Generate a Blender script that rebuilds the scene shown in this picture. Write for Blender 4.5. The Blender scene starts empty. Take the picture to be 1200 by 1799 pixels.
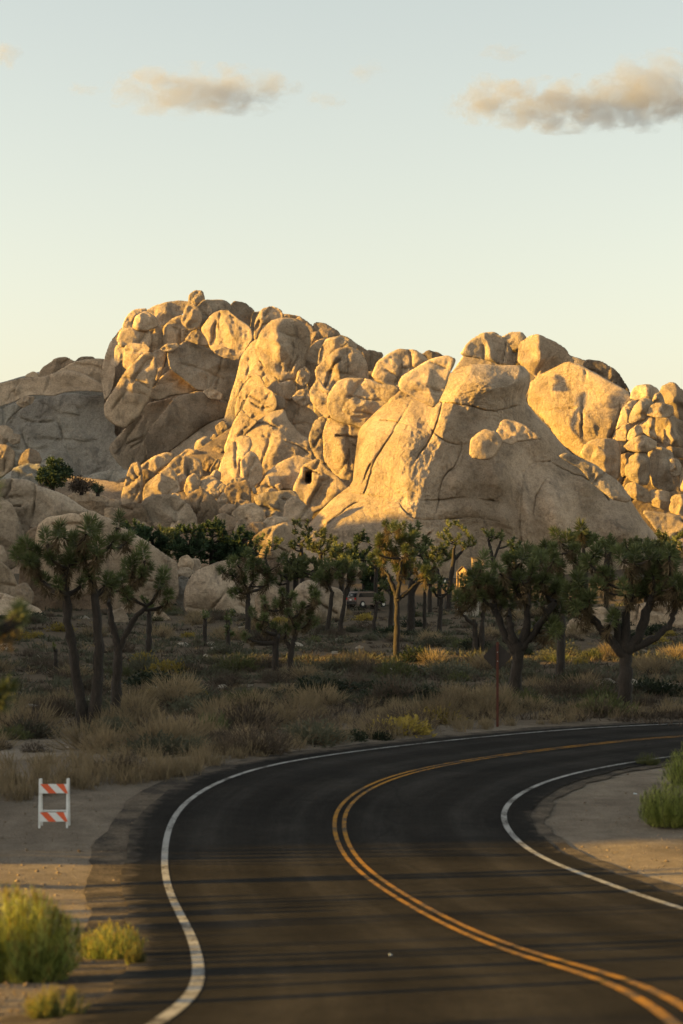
import bpy, bmesh, math, random
import numpy as np
from mathutils import Vector, Matrix

rng = np.random.default_rng(7)
random.seed(7)
SC = bpy.context.scene
COL = SC.collection

ORD = ['first', 'second', 'third', 'fourth', 'fifth', 'sixth', 'seventh', 'eighth', 'ninth', 'tenth', 'eleventh', 'twelfth']
def single_out(items, marks, near, far):
    """items: (object, x, y, description); say which landmark each one is next to, then which of those it is"""
    bins = {}
    for o, x, y, d in items:
        mx, my, nm = min(marks, key=lambda q: (q[0] - x) ** 2 + 2.2 * (q[1] - y) ** 2)
        dx, dy = x - mx, y - my
        rel = ('right of' if dx > 0 else 'left of') if abs(dx) > 1.3 * abs(dy) else (near if dy > 0 else far)
        bins.setdefault(f'{d} {rel} the {nm}', []).append((x, y, o))
    for lab, lst in bins.items():
        lst.sort(key=lambda q: q[0])
        for i, (x, y, o) in enumerate(lst):
            n = len(lst)
            if n == 1: o['label'] = lab
            elif i == 0: o['label'] = lab + ', leftmost'
            elif i == n - 1: o['label'] = lab + ', rightmost'
            else: o['label'] = lab + ', ' + ORD[min(i, 11)] + ' from left'

# ---------------------------------------------------------------- camera
F, H, YH = 3400.0, 4.87, 1041.0          # focal length in photo pixels, eye height, horizon row
cam = bpy.data.cameras.new('camera')
cam_o = bpy.data.objects.new('camera', cam)
COL.objects.link(cam_o)
cam.sensor_fit = 'HORIZONTAL'
cam.sensor_width = 24.0
cam.lens = 24.0 * F / 1200.0
cam.shift_y = (YH - 899.5) / 1200.0
cam.clip_start = 0.5
cam.clip_end = 20000
cam_o.location = (0, 0, H)
cam_o.rotation_euler = (math.radians(90), 0, 0)
cam.dof.use_dof = True
cam.dof.focus_distance = 230
cam.dof.aperture_fstop = 1.8
SC.camera = cam_o

# ---------------------------------------------------------------- sun, sky, exposure
SUN_AZ, SUN_EL = math.radians(4.5), math.radians(12.0)   # azimuth: how far behind the camera's left hand
sdir = Vector((-math.cos(SUN_AZ) * math.cos(SUN_EL), -math.sin(SUN_AZ) * math.cos(SUN_EL), math.sin(SUN_EL)))
sun = bpy.data.lights.new('sun', 'SUN')
sun.energy = 5.0
sun.angle = math.radians(0.53)
sun.color = (1.0, 0.575, 0.085)
sun_o = bpy.data.objects.new('sun', sun)
COL.objects.link(sun_o)
sun_o.rotation_euler = sdir.to_track_quat('Z', 'Y').to_euler()
sun_o.location = (-60, -20, 60)

world = bpy.data.worlds.new('World')
SC.world = world
world.use_nodes = True
wn, wl = world.node_tree.nodes, world.node_tree.links
wn.clear()
sky = wn.new('ShaderNodeTexSky')
sky.sky_type = 'NISHITA'
sky.sun_disc = False
sky.sun_elevation = SUN_EL
sky.sun_rotation = math.atan2(sdir.x, sdir.y)
sky.altitude = 1200
sky.air_density = 1.8
sky.dust_density = 5.0
sky.ozone_density = 1.0
tint = wn.new('ShaderNodeMixRGB'); tint.blend_type = 'MULTIPLY'; tint.inputs[0].default_value = 1.0
tint.inputs[2].default_value = (0.86, 0.84, 0.81, 1)
bg = wn.new('ShaderNodeBackground')
bg.inputs['Strength'].default_value = 0.10
wo = wn.new('ShaderNodeOutputWorld')
hsv = wn.new('ShaderNodeHueSaturation'); hsv.inputs['Saturation'].default_value = 0.5
wl.new(sky.outputs[0], hsv.inputs['Color']); wl.new(hsv.outputs[0], tint.inputs[1])
wl.new(tint.outputs[0], bg.inputs[0])
wl.new(bg.outputs[0], wo.inputs[0])
SC.view_settings.view_transform = 'Standard'
SC.view_settings.look = 'None'
SC.view_settings.gamma = 1.0
SC.view_settings.exposure = 1.80
SC.cycles.volume_bounces = 2
SC.cycles.max_bounces = 8
SC.cycles.use_denoising = True

# ---------------------------------------------------------------- helpers
def tag(o, label=None, cat=None, group=None, kind=None):
    if label: o['label'] = label
    if cat: o['category'] = cat
    if group: o['group'] = group
    if kind: o['kind'] = kind
    return o

def link(name, me, mat=None, parent=None):
    o = bpy.data.objects.new(name, me)
    COL.objects.link(o)
    if mat is not None and me is not None and len(me.materials) == 0:
        for m in (mat if isinstance(mat, (list, tuple)) else [mat]):
            me.materials.append(m)
    if parent is not None:
        o.parent = parent
    return o

def empty(name, loc=(0, 0, 0)):
    o = bpy.data.objects.new(name, None)
    o.location = loc
    COL.objects.link(o)
    return o

def mesh(name, V, Fc, smooth=True, mi=None):
    """V (n,3), Fc (m,k) arrays with k = 3 or 4"""
    V = np.asarray(V, np.float32); Fc = np.asarray(Fc, np.int32)
    me = bpy.data.meshes.new(name)
    n, k = Fc.shape
    me.vertices.add(len(V)); me.vertices.foreach_set('co', V.ravel())
    me.loops.add(n * k); me.loops.foreach_set('vertex_index', Fc.ravel())
    me.polygons.add(n)
    me.polygons.foreach_set('loop_start', np.arange(0, n * k, k, dtype=np.int32))
    me.polygons.foreach_set('loop_total', np.full(n, k, np.int32))
    if smooth: me.polygons.foreach_set('use_smooth', np.ones(n, bool))
    if mi is not None: me.polygons.foreach_set('material_index', np.asarray(mi, np.int32))
    me.update(calc_edges=True)
    me.validate()
    return me

def at(x, y, Z):
    return np.array([(x - 600.0) * Z / F, Z, H + (YH - y) * Z / F])

def hash3(i, j, k, s):
    h = (i * 374761393 + j * 668265263 + k * 1274126177 + s * 974634777) & 0xFFFFFFFF
    h = ((h ^ (h >> 13)) * 1274126177) & 0xFFFFFFFF
    h = (h ^ (h >> 16)) & 0xFFFFFFFF
    return h.astype(np.float64) / 2147483648.0 - 1.0

def vnoise(P, s=0):
    P = np.asarray(P, np.float64)
    I = np.floor(P).astype(np.int64); f = P - I
    u = f * f * f * (f * (f * 6 - 15) + 10)
    r = 0
    for a in (0, 1):
        wx = u[:, 0] if a else 1 - u[:, 0]
        for b in (0, 1):
            wy = u[:, 1] if b else 1 - u[:, 1]
            for c in (0, 1):
                wz = u[:, 2] if c else 1 - u[:, 2]
                r = r + wx * wy * wz * hash3(I[:, 0] + a, I[:, 1] + b, I[:, 2] + c, s)
    return r

def fbm(P, oct=4, s=0, lac=2.1, gain=0.5):
    a, t = 1.0, 0
    P = np.asarray(P, np.float64)
    for o in range(oct):
        t = t + a * vnoise(P, s + o * 17)
        P = P * lac + 13.7
        a *= gain
    return t

def sstep(a, b, x):
    t = np.clip((x - a) / (b - a), 0, 1)
    return t * t * (3 - 2 * t)

# ---------------------------------------------------------------- materials
def newmat(name):
    m = bpy.data.materials.new(name)
    m.use_nodes = True
    nt = m.node_tree
    b = nt.nodes['Principled BSDF']
    return m, nt, b

def N(nt, typ, **kw):
    n = nt.nodes.new(typ)
    for k, v in kw.items():
        if k.startswith('i_'):
            n.inputs[k[2:].replace('_', ' ')].default_value = v
        else:
            setattr(n, k, v)
    return n

def ramp(nt, fac, stops):
    r = nt.nodes.new('ShaderNodeValToRGB')
    el = r.color_ramp.elements
    while len(el) < len(stops): el.new(0.5)
    for e, (p, c) in zip(el, stops):
        e.position = p
        e.color = (c[0], c[1], c[2], 1) if not isinstance(c, (int, float)) else (c, c, c, 1)
    nt.links.new(fac, r.inputs[0])
    return r

def coords(nt, world_space=True):
    if world_space:
        return nt.nodes.new('ShaderNodeNewGeometry').outputs['Position']
    return nt.nodes.new('ShaderNodeTexCoord').outputs['Object']

def noise(nt, vec, scale, detail=6, rough=0.55, dist=0.0):
    n = N(nt, 'ShaderNodeTexNoise')
    n.inputs['Scale'].default_value = scale
    n.inputs['Detail'].default_value = detail
    n.inputs['Roughness'].default_value = rough
    n.inputs['Distortion'].default_value = dist
    nt.links.new(vec, n.inputs['Vector'])
    return n

def mix(nt, fac, a, b, typ='MIX'):
    n = N(nt, 'ShaderNodeMixRGB', blend_type=typ)
    for s, v in ((0, fac), (1, a), (2, b)):
        if hasattr(v, 'links') or hasattr(v, 'is_linked'):
            nt.links.new(v, n.inputs[s])
        elif isinstance(v, (int, float)):
            n.inputs[s].default_value = v
        else:
            n.inputs[s].default_value = (v[0], v[1], v[2], 1)
    return n.outputs[0]

def bump(nt, b, height, strength, dist):
    bp = N(nt, 'ShaderNodeBump')
    bp.inputs['Strength'].default_value = strength
    bp.inputs['Distance'].default_value = dist
    nt.links.new(height, bp.inputs['Height'])
    nt.links.new(bp.outputs[0], b.inputs['Normal'])

def rock_material(name, light, mid, dark, varnish, vfac):
    m, nt, b = newmat(name)
    p = coords(nt)
    big = noise(nt, p, 0.12, 5, 0.6, 0.4)
    med = noise(nt, p, 0.7, 10, 0.72, 0.3)
    fine = noise(nt, p, 4.0, 7, 0.78)
    c = ramp(nt, big.outputs[0], [(0.30, dark), (0.5, mid), (0.72, light)]).outputs[0]
    c = mix(nt, 0.75, c, ramp(nt, med.outputs[0], [(0.33, 0.62), (0.5, 1.0), (0.7, 1.12)]).outputs[0], 'MULTIPLY')
    sp = ramp(nt, fine.outputs[0], [(0.34, 0.50), (0.52, 1.0), (0.75, 1.15)]).outputs[0]
    c = mix(nt, 0.8, c, sp, 'MULTIPLY')
    # desert varnish: streaks that run down the faces
    mp = N(nt, 'ShaderNodeMapping'); mp.inputs['Scale'].default_value = (0.45, 0.45, 0.10)
    nt.links.new(p, mp.inputs[0])
    st = noise(nt, mp.outputs[0], 1.0, 7, 0.65, 0.6)
    vf = ramp(nt, st.outputs[0], [(0.53, 0.0), (0.66, vfac)]).outputs[0]
    c = mix(nt, vf, c, varnish)
    oi = N(nt, 'ShaderNodeObjectInfo')
    rr = ramp(nt, oi.outputs['Random'], [(0.0, (0.84, 0.86, 0.88)), (0.5, (1.0, 0.98, 0.96)), (1.0, (1.08, 1.04, 0.98))]).outputs[0]
    c = mix(nt, 1.0, c, rr, 'MULTIPLY')
    nt.links.new(c, b.inputs['Base Color'])
    b.inputs['Roughness'].default_value = 0.92
    b.inputs['Specular IOR Level'].default_value = 0.15
    g = noise(nt, p, 2.4, 12, 0.72, 0.2)
    g2 = noise(nt, p, 5.0, 6, 0.8)
    pit = N(nt, 'ShaderNodeTexVoronoi'); pit.inputs['Scale'].default_value = 1.3; pit.inputs['Randomness'].default_value = 1.0
    nt.links.new(p, pit.inputs['Vector'])
    hgt = mix(nt, 0.30, g.outputs[0], g2.outputs[0])
    mk = noise(nt, p, 0.10, 3, 0.5)
    st_ = ramp(nt, mk.outputs[0], [(0.35, 0.35), (0.65, 1.0)])
    bp = N(nt, 'ShaderNodeBump'); bp.inputs['Distance'].default_value = 1.25
    nt.links.new(st_.outputs[0], bp.inputs['Strength']); nt.links.new(hgt, bp.inputs['Height'])
    nt.links.new(bp.outputs[0], b.inputs['Normal'])
    return m

M = {}
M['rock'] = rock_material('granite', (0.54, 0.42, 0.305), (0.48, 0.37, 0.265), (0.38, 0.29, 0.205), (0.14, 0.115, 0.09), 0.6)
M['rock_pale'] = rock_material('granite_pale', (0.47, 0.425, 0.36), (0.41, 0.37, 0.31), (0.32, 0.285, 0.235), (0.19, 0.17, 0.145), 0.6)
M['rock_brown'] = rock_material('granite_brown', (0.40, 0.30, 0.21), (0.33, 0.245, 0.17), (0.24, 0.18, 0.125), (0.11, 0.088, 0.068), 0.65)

def leaf_mat(name, a, b2, rough=0.55, trans=0.25, vary=0.35):
    m, nt, b = newmat(name)
    p = coords(nt)
    n1 = noise(nt, p, 3.0, 3)
    c = ramp(nt, n1.outputs[0], [(0.3, a), (0.7, b2)]).outputs[0]
    oi = N(nt, 'ShaderNodeObjectInfo')
    rr = ramp(nt, oi.outputs['Random'], [(0.0, 1 - vary), (1.0, 1 + vary * 0.6)]).outputs[0]
    c = mix(nt, 1.0, c, rr, 'MULTIPLY')
    nt.links.new(c, b.inputs['Base Color'])
    b.inputs['Roughness'].default_value = rough
    b.inputs['Specular IOR Level'].default_value = 0.25
    if trans:
        tr = N(nt, 'ShaderNodeBsdfTranslucent')
        nt.links.new(c, tr.inputs[0])
        mx = N(nt, 'ShaderNodeMixShader'); mx.inputs[0].default_value = trans
        nt.links.new(b.outputs[0], mx.inputs[1]); nt.links.new(tr.outputs[0], mx.inputs[2])
        nt.links.new(mx.outputs[0], nt.nodes['Material Output'].inputs[0])
    return m

M['yucca'] = leaf_mat('yucca_leaf', (0.070, 0.090, 0.032), (0.130, 0.145, 0.055))
M['yucca_dead'] = leaf_mat('yucca_dead_leaf', (0.0857, 0.0607, 0.0322), (0.1356, 0.1000, 0.0535), 0.8)
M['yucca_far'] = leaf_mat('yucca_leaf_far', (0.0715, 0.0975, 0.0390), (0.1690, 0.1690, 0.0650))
M['sage'] = leaf_mat('sage_leaf', (0.0628, 0.0670, 0.0419), (0.1046, 0.1004, 0.0653), 0.8)
M['olive'] = leaf_mat('olive_leaf', (0.0564, 0.0685, 0.0242), (0.0967, 0.1008, 0.0363), 0.7)
M['dark'] = leaf_mat('dark_leaf', (0.0132, 0.0216, 0.0108), (0.0270, 0.0372, 0.0168), 0.7)
M['twig'] = leaf_mat('brown_twig', (0.0527, 0.0403, 0.0298), (0.0868, 0.0651, 0.0465), 0.9, 0.1)
M['straw'] = leaf_mat('straw', (0.17, 0.130, 0.075), (0.27, 0.205, 0.12), 0.8, 0.35)
M['gold'] = leaf_mat('yellow_flower_brush', (0.2080, 0.1600, 0.0360), (0.2880, 0.2160, 0.0480), 0.8, 0.35)
M['lime'] = leaf_mat('rabbitbrush_leaf', (0.1787, 0.2269, 0.0481), (0.3438, 0.3575, 0.0825), 0.7, 0.35, 0.15)
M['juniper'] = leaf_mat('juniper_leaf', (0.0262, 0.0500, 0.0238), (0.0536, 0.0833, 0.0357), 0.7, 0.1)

m, nt, b = newmat('bark'); M['bark'] = m
p = coords(nt, False)
mp = N(nt, 'ShaderNodeMapping'); mp.inputs['Scale'].default_value = (7, 7, 2.2); nt.links.new(p, mp.inputs[0])
n1 = noise(nt, mp.outputs[0], 2.0, 6, 0.7, 0.5)
nt.links.new(ramp(nt, n1.outputs[0], [(0.3, (0.011, 0.008, 0.006)), (0.6, (0.030, 0.022, 0.016)), (0.8, (0.062, 0.047, 0.034))]).outputs[0], b.inputs['Base Color'])
b.inputs['Roughness'].default_value = 0.95
bump(nt, b, n1.outputs[0], 1.0, 0.05)

# sandy ground
m, nt, b = newmat('sandy_ground'); M['sand'] = m
p = coords(nt)
n1 = noise(nt, p, 0.18, 6, 0.6, 0.3); n2 = noise(nt, p, 1.7, 7, 0.7); n3 = noise(nt, p, 22, 4, 0.7)
c = ramp(nt, n1.outputs[0], [(0.3, (0.14, 0.115, 0.09)), (0.55, (0.215, 0.178, 0.138)), (0.75, (0.29, 0.248, 0.20))]).outputs[0]
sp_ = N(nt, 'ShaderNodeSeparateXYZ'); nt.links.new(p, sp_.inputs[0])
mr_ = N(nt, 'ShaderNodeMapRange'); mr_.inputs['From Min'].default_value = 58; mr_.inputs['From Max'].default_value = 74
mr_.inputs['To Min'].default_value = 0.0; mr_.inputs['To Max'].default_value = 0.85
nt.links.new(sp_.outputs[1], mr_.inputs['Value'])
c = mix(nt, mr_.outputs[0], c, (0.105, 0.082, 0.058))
c = mix(nt, 0.6, c, ramp(nt, n2.outputs[0], [(0.35, 0.6), (0.65, 1.15)]).outputs[0], 'MULTIPLY')
c = mix(nt, 0.6, c, ramp(nt, n3.outputs[0], [(0.38, 0.55), (0.6, 1.1)]).outputs[0], 'MULTIPLY')
nt.links.new(c, b.inputs['Base Color'])
b.inputs['Roughness'].default_value = 1.0
b.inputs['Specular IOR Level'].default_value = 0.0
hm = mix(nt, 0.45, n2.outputs[0], n3.outputs[0])
bump(nt, b, hm, 0.8, 0.12)

# asphalt
m, nt, b = newmat('asphalt'); M['asphalt'] = m
p = coords(nt)
n1 = noise(nt, p, 0.35, 6, 0.6, 0.5); n2 = noise(nt, p, 26, 4, 0.75); n3 = noise(nt, p, 3.0, 5, 0.6)
c = ramp(nt, n1.outputs[0], [(0.3, (0.015, 0.0142, 0.0132)), (0.7, (0.027, 0.0245, 0.0215))]).outputs[0]
c = mix(nt, 0.75, c, ramp(nt, n2.outputs[0], [(0.35, 0.55), (0.65, 1.35)]).outputs[0], 'MULTIPLY')
c = mix(nt, 0.5, c, ramp(nt, n3.outputs[0], [(0.35, 0.8), (0.65, 1.15)]).outputs[0], 'MULTIPLY')
uv = N(nt, 'ShaderNodeUVMap', uv_map='lane')
sx = N(nt, 'ShaderNodeSeparateXYZ'); nt.links.new(uv.outputs[0], sx.inputs[0])
ab = N(nt, 'ShaderNodeMath', operation='ABSOLUTE'); nt.links.new(sx.outputs[0], ab.inputs[0])
mm_ = N(nt, 'ShaderNodeMath', operation='MULTIPLY_ADD'); mm_.inputs[1].default_value = 2 * math.pi / 1.75; mm_.inputs[2].default_value = -2 * math.pi * .85 / 1.75
nt.links.new(ab.outputs[0], mm_.inputs[0])
cs = N(nt, 'ShaderNodeMath', operation='COSINE'); nt.links.new(mm_.outputs[0], cs.inputs[0])
mp = N(nt, 'ShaderNodeMapping'); mp.inputs['Scale'].default_value = (2.6, .12, 1); nt.links.new(uv.outputs[0], mp.inputs[0])
n4 = noise(nt, mp.outputs[0], 1.0, 6, 0.65)
tr_ = N(nt, 'ShaderNodeMath', operation='MULTIPLY_ADD'); tr_.inputs[1].default_value = .16
nt.links.new(cs.outputs[0], tr_.inputs[0]); nt.links.new(n4.outputs[0], tr_.inputs[2])
c = mix(nt, 1.0, c, ramp(nt, tr_.outputs[0], [(0.25, 0.78), (0.5, 1.0), (0.78, 1.5)]).outputs[0], 'MULTIPLY')
# tar sealed cracks
vr = N(nt, 'ShaderNodeTexVoronoi', feature='DISTANCE_TO_EDGE'); vr.inputs['Scale'].default_value = .16
wv = N(nt, 'ShaderNodeMixRGB', blend_type='ADD'); wv.inputs[0].default_value = 2.5
nt.links.new(p, wv.inputs[1]); nt.links.new(noise(nt, p, .5, 4).outputs['Color'], wv.inputs[2]); nt.links.new(wv.outputs[0], vr.inputs['Vector'])
c = mix(nt, ramp(nt, vr.outputs[0], [(0.0, 0.4), (0.008, 0.0)]).outputs[0], c, (0.010, 0.010, 0.010))
# blown sand near the edges
ed = N(nt, 'ShaderNodeMath', operation='MULTIPLY_ADD'); ed.inputs[1].default_value = .9; ed.inputs[2].default_value = -3.55
nt.links.new(ab.outputs[0], ed.inputs[0])
ea = N(nt, 'ShaderNodeMath', operation='ADD'); nt.links.new(ed.outputs[0], ea.inputs[0]); nt.links.new(n3.outputs[0], ea.inputs[1])
c = mix(nt, ramp(nt, ea.outputs[0], [(0.45, 0.0), (0.85, 0.6)]).outputs[0], c, (0.13, 0.105, 0.08))
nt.links.new(c, b.inputs['Base Color'])
b.inputs['Roughness'].default_value = 1.0
b.inputs['Specular IOR Level'].default_value = 0.02
bump(nt, b, n2.outputs[0], 0.9, 0.025)

m, nt, b = newmat('gravel'); M['gravel'] = m
p = coords(nt)
n1 = noise(nt, p, 14, 5, 0.75); n2 = noise(nt, p, 1.1, 5, 0.6)
c = mix(nt, ramp(nt, n2.outputs[0], [(0.4, 0.0), (0.62, 1.0)]).outputs[0], (0.060, 0.052, 0.044), (0.125, 0.102, 0.078))
c = mix(nt, 0.7, c, ramp(nt, n1.outputs[0], [(0.35, 0.5), (0.65, 1.4)]).outputs[0], 'MULTIPLY')
nt.links.new(c, b.inputs['Base Color'])
b.inputs['Roughness'].default_value = 1.0
b.inputs['Specular IOR Level'].default_value = 0.0
bump(nt, b, n1.outputs[0], 0.9, 0.05)

def paint(name, col, wear):
    m, nt, b = newmat(name)
    p = coords(nt)
    n1 = noise(nt, p, 18, 5, 0.75); n2 = noise(nt, p, 1.3, 4, 0.6)
    f = mix(nt, 0.45, n1.outputs[0], n2.outputs[0])
    c = mix(nt, ramp(nt, f, [(wear - 0.05, 0.0), (wear + 0.06, 1.0)]).outputs[0], (0.05, 0.045, 0.04), col)
    nt.links.new(c, b.inputs['Base Color'])
    b.inputs['Roughness'].default_value = 0.9
    b.inputs['Specular IOR Level'].default_value = 0.05
    return m
M['white_paint'] = paint('white_road_paint', (0.26, 0.255, 0.24), 0.47)
M['yellow_paint'] = paint('yellow_road_paint', (0.27, 0.13, 0.018), 0.475)

def plain(name, col, rough=0.5, metal=0.0, dirt=0.25, scale=6):
    m, nt, b = newmat(name)
    p = coords(nt, False)
    n1 = noise(nt, p, scale, 5, 0.65)
    c = mix(nt, dirt, col, ramp(nt, n1.outputs[0], [(0.3, 0.35), (0.65, 1.0)]).outputs[0], 'MULTIPLY')
    nt.links.new(c, b.inputs['Base Color'])
    b.inputs['Roughness'].default_value = rough
    b.inputs['Metallic'].default_value = metal
    return m
M['barr_white'] = plain('barricade_white', (0.72, 0.72, 0.70), 0.5)
M['barr_orange'] = plain('barricade_orange', (0.72, 0.10, 0.02), 0.45)
M['sign_back'] = plain('sign_back_metal', (0.03, 0.022, 0.018), 0.6, 0.3, 0.5)
M['rust'] = plain('rusty_post', (0.09, 0.026, 0.014), 0.8, 0.2, 0.6)
M['car'] = plain('silver_car_paint', (0.14, 0.11, 0.10), 0.3, 0.6, 0.1)
M['glass'] = plain('dark_glass', (0.015, 0.018, 0.02), 0.08)
M['tyre'] = plain('tyre_rubber', (0.02, 0.02, 0.02), 0.8)
M['rim'] = plain('alloy_rim', (0.45, 0.45, 0.45), 0.35, 0.8)
M['tail'] = plain('tail_light_red', (0.45, 0.015, 0.01), 0.25)
M['trim'] = plain('black_trim', (0.02, 0.02, 0.02), 0.6)
M['wood'] = plain('weathered_wood', (0.42, 0.28, 0.15), 0.85, 0, 0.5, 3)
M['roofing'] = plain('brown_roofing', (0.16, 0.10, 0.06), 0.8, 0, 0.4, 3)
M['litter'] = plain('pale_litter', (0.55, 0.60, 0.62), 0.5)

# ---------------------------------------------------------------- road and ground
RC = np.array([(-6, -26, 4.2, 0), (-3.2, -15, 4.1, -.02), (-.6, -6.4, 3.9, -.05), (.85, -.6, 3.55, -.08), (1.59, 4.74, 3.22, -.08),
 (1.943, 9.726, 2.556, -.066), (2.295, 14.711, 1.888, -.042), (1.951, 20.035, 1.095, -.018), (1.421, 25.631, .469, -.011),
 (.6, 31.234, .166, -.021), (.036, 36.512, -.054, -.007), (-.181, 41.013, .289, .024), (.864, 45.341, .479, .041), (2.501, 49.963, .411, .035),
 (4.658, 54.581, .305, .034), (7.357, 58.974, .221, .034), (10.578, 62.99, .183, .033), (14.447, 66.464, .085, .034),
 (18.316, 69.938, 0, .034), (22.8, 72.6, 0, .03), (27.8, 74.6, 0, .02), (33.4, 75.8, .05, 0), (40, 76.4, .1, 0), (50, 76.8, .15, 0), (62, 77, .2, 0)], float)
def bspline(P, n):
    P = np.vstack([2 * P[0] - P[1], P, 2 * P[-1] - P[-2]])
    mm = len(P) - 3
    t = np.linspace(0, mm - 1e-6, n); i = t.astype(int); u = (t - i)[:, None]
    return ((1-u)**3*P[i] + (3*u**3-6*u**2+4)*P[i+1] + (-3*u**3+3*u**2+3*u+1)*P[i+2] + u**3*P[i+3]) / 6
RS = bspline(RC, 700)
_d = np.gradient(RS[:, :2], axis=0); _d /= np.linalg.norm(_d, axis=1)[:, None]
RN = np.stack([-_d[:, 1], _d[:, 0]], 1)          # left normal
LANE = 3.4
GY = np.array([-200, -30, -15, -5, 0, 5, 10, 15, 20, 25, 31, 37, 42, 50, 66, 100, 150, 212, 235, 260, 300, 360, 500, 1500.])
GZ = np.array([4.2, 4.2, 4.1, 3.8, 3.5, 3.1, 2.5, 1.85, 1.1, .55, .17, 0, .1, .2, .05, .74, 1.85, 3.2, 4.6, 7.0, 11, 15, 16, 16.])
def ground(X, Y):
    X = np.atleast_1d(np.asarray(X, float)); Y = np.atleast_1d(np.asarray(Y, float))
    base = np.interp(Y, GY, GZ)
    P3 = np.stack([X, Y, 0 * X], 1)
    far = sstep(70, 110, Y)
    bumps = 0.05 * fbm(P3 * 0.5, 3, 3) + (0.10 + 0.25 * far) * fbm(P3 * 0.07, 3, 5)
    z = base + bumps
    near = (Y < 110) & (Y > -40) & (np.abs(X) < 90)
    if near.any():
        xs, ys = X[near], Y[near]
        out = z[near]
        for a in range(0, len(xs), 4000):
            q = np.stack([xs[a:a+4000], ys[a:a+4000]], 1)
            d = ((q[:, None] - RS[None, ::2, :2]) ** 2).sum(2)
            k = d.argmin(1) * 2
            t = ((q - RS[k, :2]) * RN[k]).sum(1)
            dist = np.sqrt(d.min(1))
            zr = RS[k, 2] + RS[k, 3] * np.clip(t, -6, 6) - 0.05 - 0.02 * sstep(3.6, 3.0, np.abs(t))
            zr = zr + 0.04 * sstep(4.3, 6.0, dist) * (1 + fbm(np.stack([q[:, 0], q[:, 1], 0 * q[:, 0]], 1) * 0.9, 3, 9))
            w = sstep(5.0, 18.0, dist)
            out[a:a+4000] = zr * (1 - w) + out[a:a+4000] * w
        z[near] = out
    return z
_GZ = np.concatenate([np.arange(6, 90, 0.15), np.arange(90, 300, 0.5)])
_GX = np.arange(-80, 1301, 20.0)
_gcol = ground(((_GX[:, None] - 600) * _GZ[None] / F).ravel(), np.tile(_GZ, len(_GX))).reshape(len(_GX), -1)
_gpy = YH + (H - _gcol) * F / _GZ[None]
def gpt(x, y):
    """the point of the ground seen at photo pixel (x, y)"""
    u = np.clip((x - _GX[0]) / 20.0, 0, len(_GX) - 1.001); i = int(u); f = u - i
    k = np.argmax(((1 - f) * _gpy[i] + f * _gpy[i + 1]) <= y)
    if k == 0: k = len(_GZ) - 1
    return np.array([(x - 600) * _GZ[k] / F, _GZ[k], (1 - f) * _gcol[i, k] + f * _gcol[i + 1, k]])
def gz(X, Y):
    return float(ground([X], [Y])[0])

ys = np.concatenate([np.arange(-40, 4, 2.0), np.arange(4, 24, .4), np.arange(24, 90, 0.5), np.arange(90, 300, 1.5), [305, 320, 340, 380, 450, 600, 900, 1500, 3000, 9000]])
xs = np.concatenate([[-9000, -3000, -1200, -500, -250], np.arange(-170, -60, 5.0), np.arange(-60, -24, 2.0), np.arange(-24, 26, 0.4), np.arange(26, 70, 2.0), [75, 90, 120, 180, 300, 600, 1200, 3000, 9000]])
GX, GYY = np.meshgrid(xs, ys)
g = ground(GX.ravel(), GYY.ravel())
V = np.stack([GX.ravel(), GYY.ravel(), g], 1)
ny, nx = GX.shape
idx = np.arange(ny * nx).reshape(ny, nx)
Q = np.stack([idx[:-1, :-1], idx[:-1, 1:], idx[1:, 1:], idx[1:, :-1]], -1).reshape(-1, 4)
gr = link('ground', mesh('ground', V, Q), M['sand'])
tag(gr, 'sandy desert flat with dirt shoulders beside the road', 'ground', kind='structure')

def ribbon(name, t0, t1, dz, mat, parent=None, jitter=0.0, nt_=2, s0=0, s1=700, edge=None):
    S = RS[s0:s1]; Nn = RN[s0:s1]
    ts = np.linspace(0, 1, nt_)
    rows = []
    for u in ts:
        t = np.full(len(S), t0 + (t1 - t0) * u)
        if jitter and u in (0.0, 1.0):
            arc = np.cumsum(np.r_[0, np.linalg.norm(np.diff(S[:, :2], axis=0), axis=1)])
            t = t + jitter * fbm(np.stack([arc * .7, 0 * arc + u * 9, 0 * arc], 1), 3, 21)
        x = S[:, 0] + Nn[:, 0] * t; y = S[:, 1] + Nn[:, 1] * t
        z = S[:, 2] + S[:, 3] * t + dz
        rows.append(np.stack([x, y, z], 1))
    V = np.stack(rows, 0)
    a, b_ = V.shape[:2]
    idx = np.arange(a * b_).reshape(a, b_)
    Q = np.stack([idx[:-1, :-1], idx[:-1, 1:], idx[1:, 1:], idx[1:, :-1]], -1).reshape(-1, 4)
    if t1 > t0: Q = Q[:, ::-1]
    Q = Q[:, ::-1] if V[0, 0, 0] > V[-1, 0, 0] and False else Q
    me = mesh(name, V.reshape(-1, 3), Q)
    arc = np.cumsum(np.r_[0, np.linalg.norm(np.diff(S[:, :2], axis=0), axis=1)])
    uvv = np.stack([np.repeat(t0 + (t1 - t0) * ts, len(S)), np.tile(arc, nt_)], 1)
    li = np.empty(len(me.loops), np.int32); me.loops.foreach_get('vertex_index', li)
    uvl = me.uv_layers.new(name='lane')
    uvl.data.foreach_set('uv', uvv[li].astype(np.float32).ravel())
    return link(name, me, mat, parent)
road = ribbon('road', 4.15, -3.95, 0.0, M['asphalt'], jitter=0.05, nt_=13)
tag(road, 'dark asphalt two lane road curving right into the desert', 'road', kind='structure')
ribbon('gravel_verge', 4.7, 4.05, -0.022, M['gravel'], road, jitter=.10, nt_=4, s0=150, s1=520)
ribbon('gravel_verge', -3.85, -4.3, -0.022, M['gravel'], road, jitter=.09, nt_=4, s0=150, s1=560)
ribbon('white_edge_line', LANE + .06, LANE - .06, 0.006, M['white_paint'], road)
ribbon('white_edge_line', -LANE + .06, -LANE - .06, 0.006, M['white_paint'], road)
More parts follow.
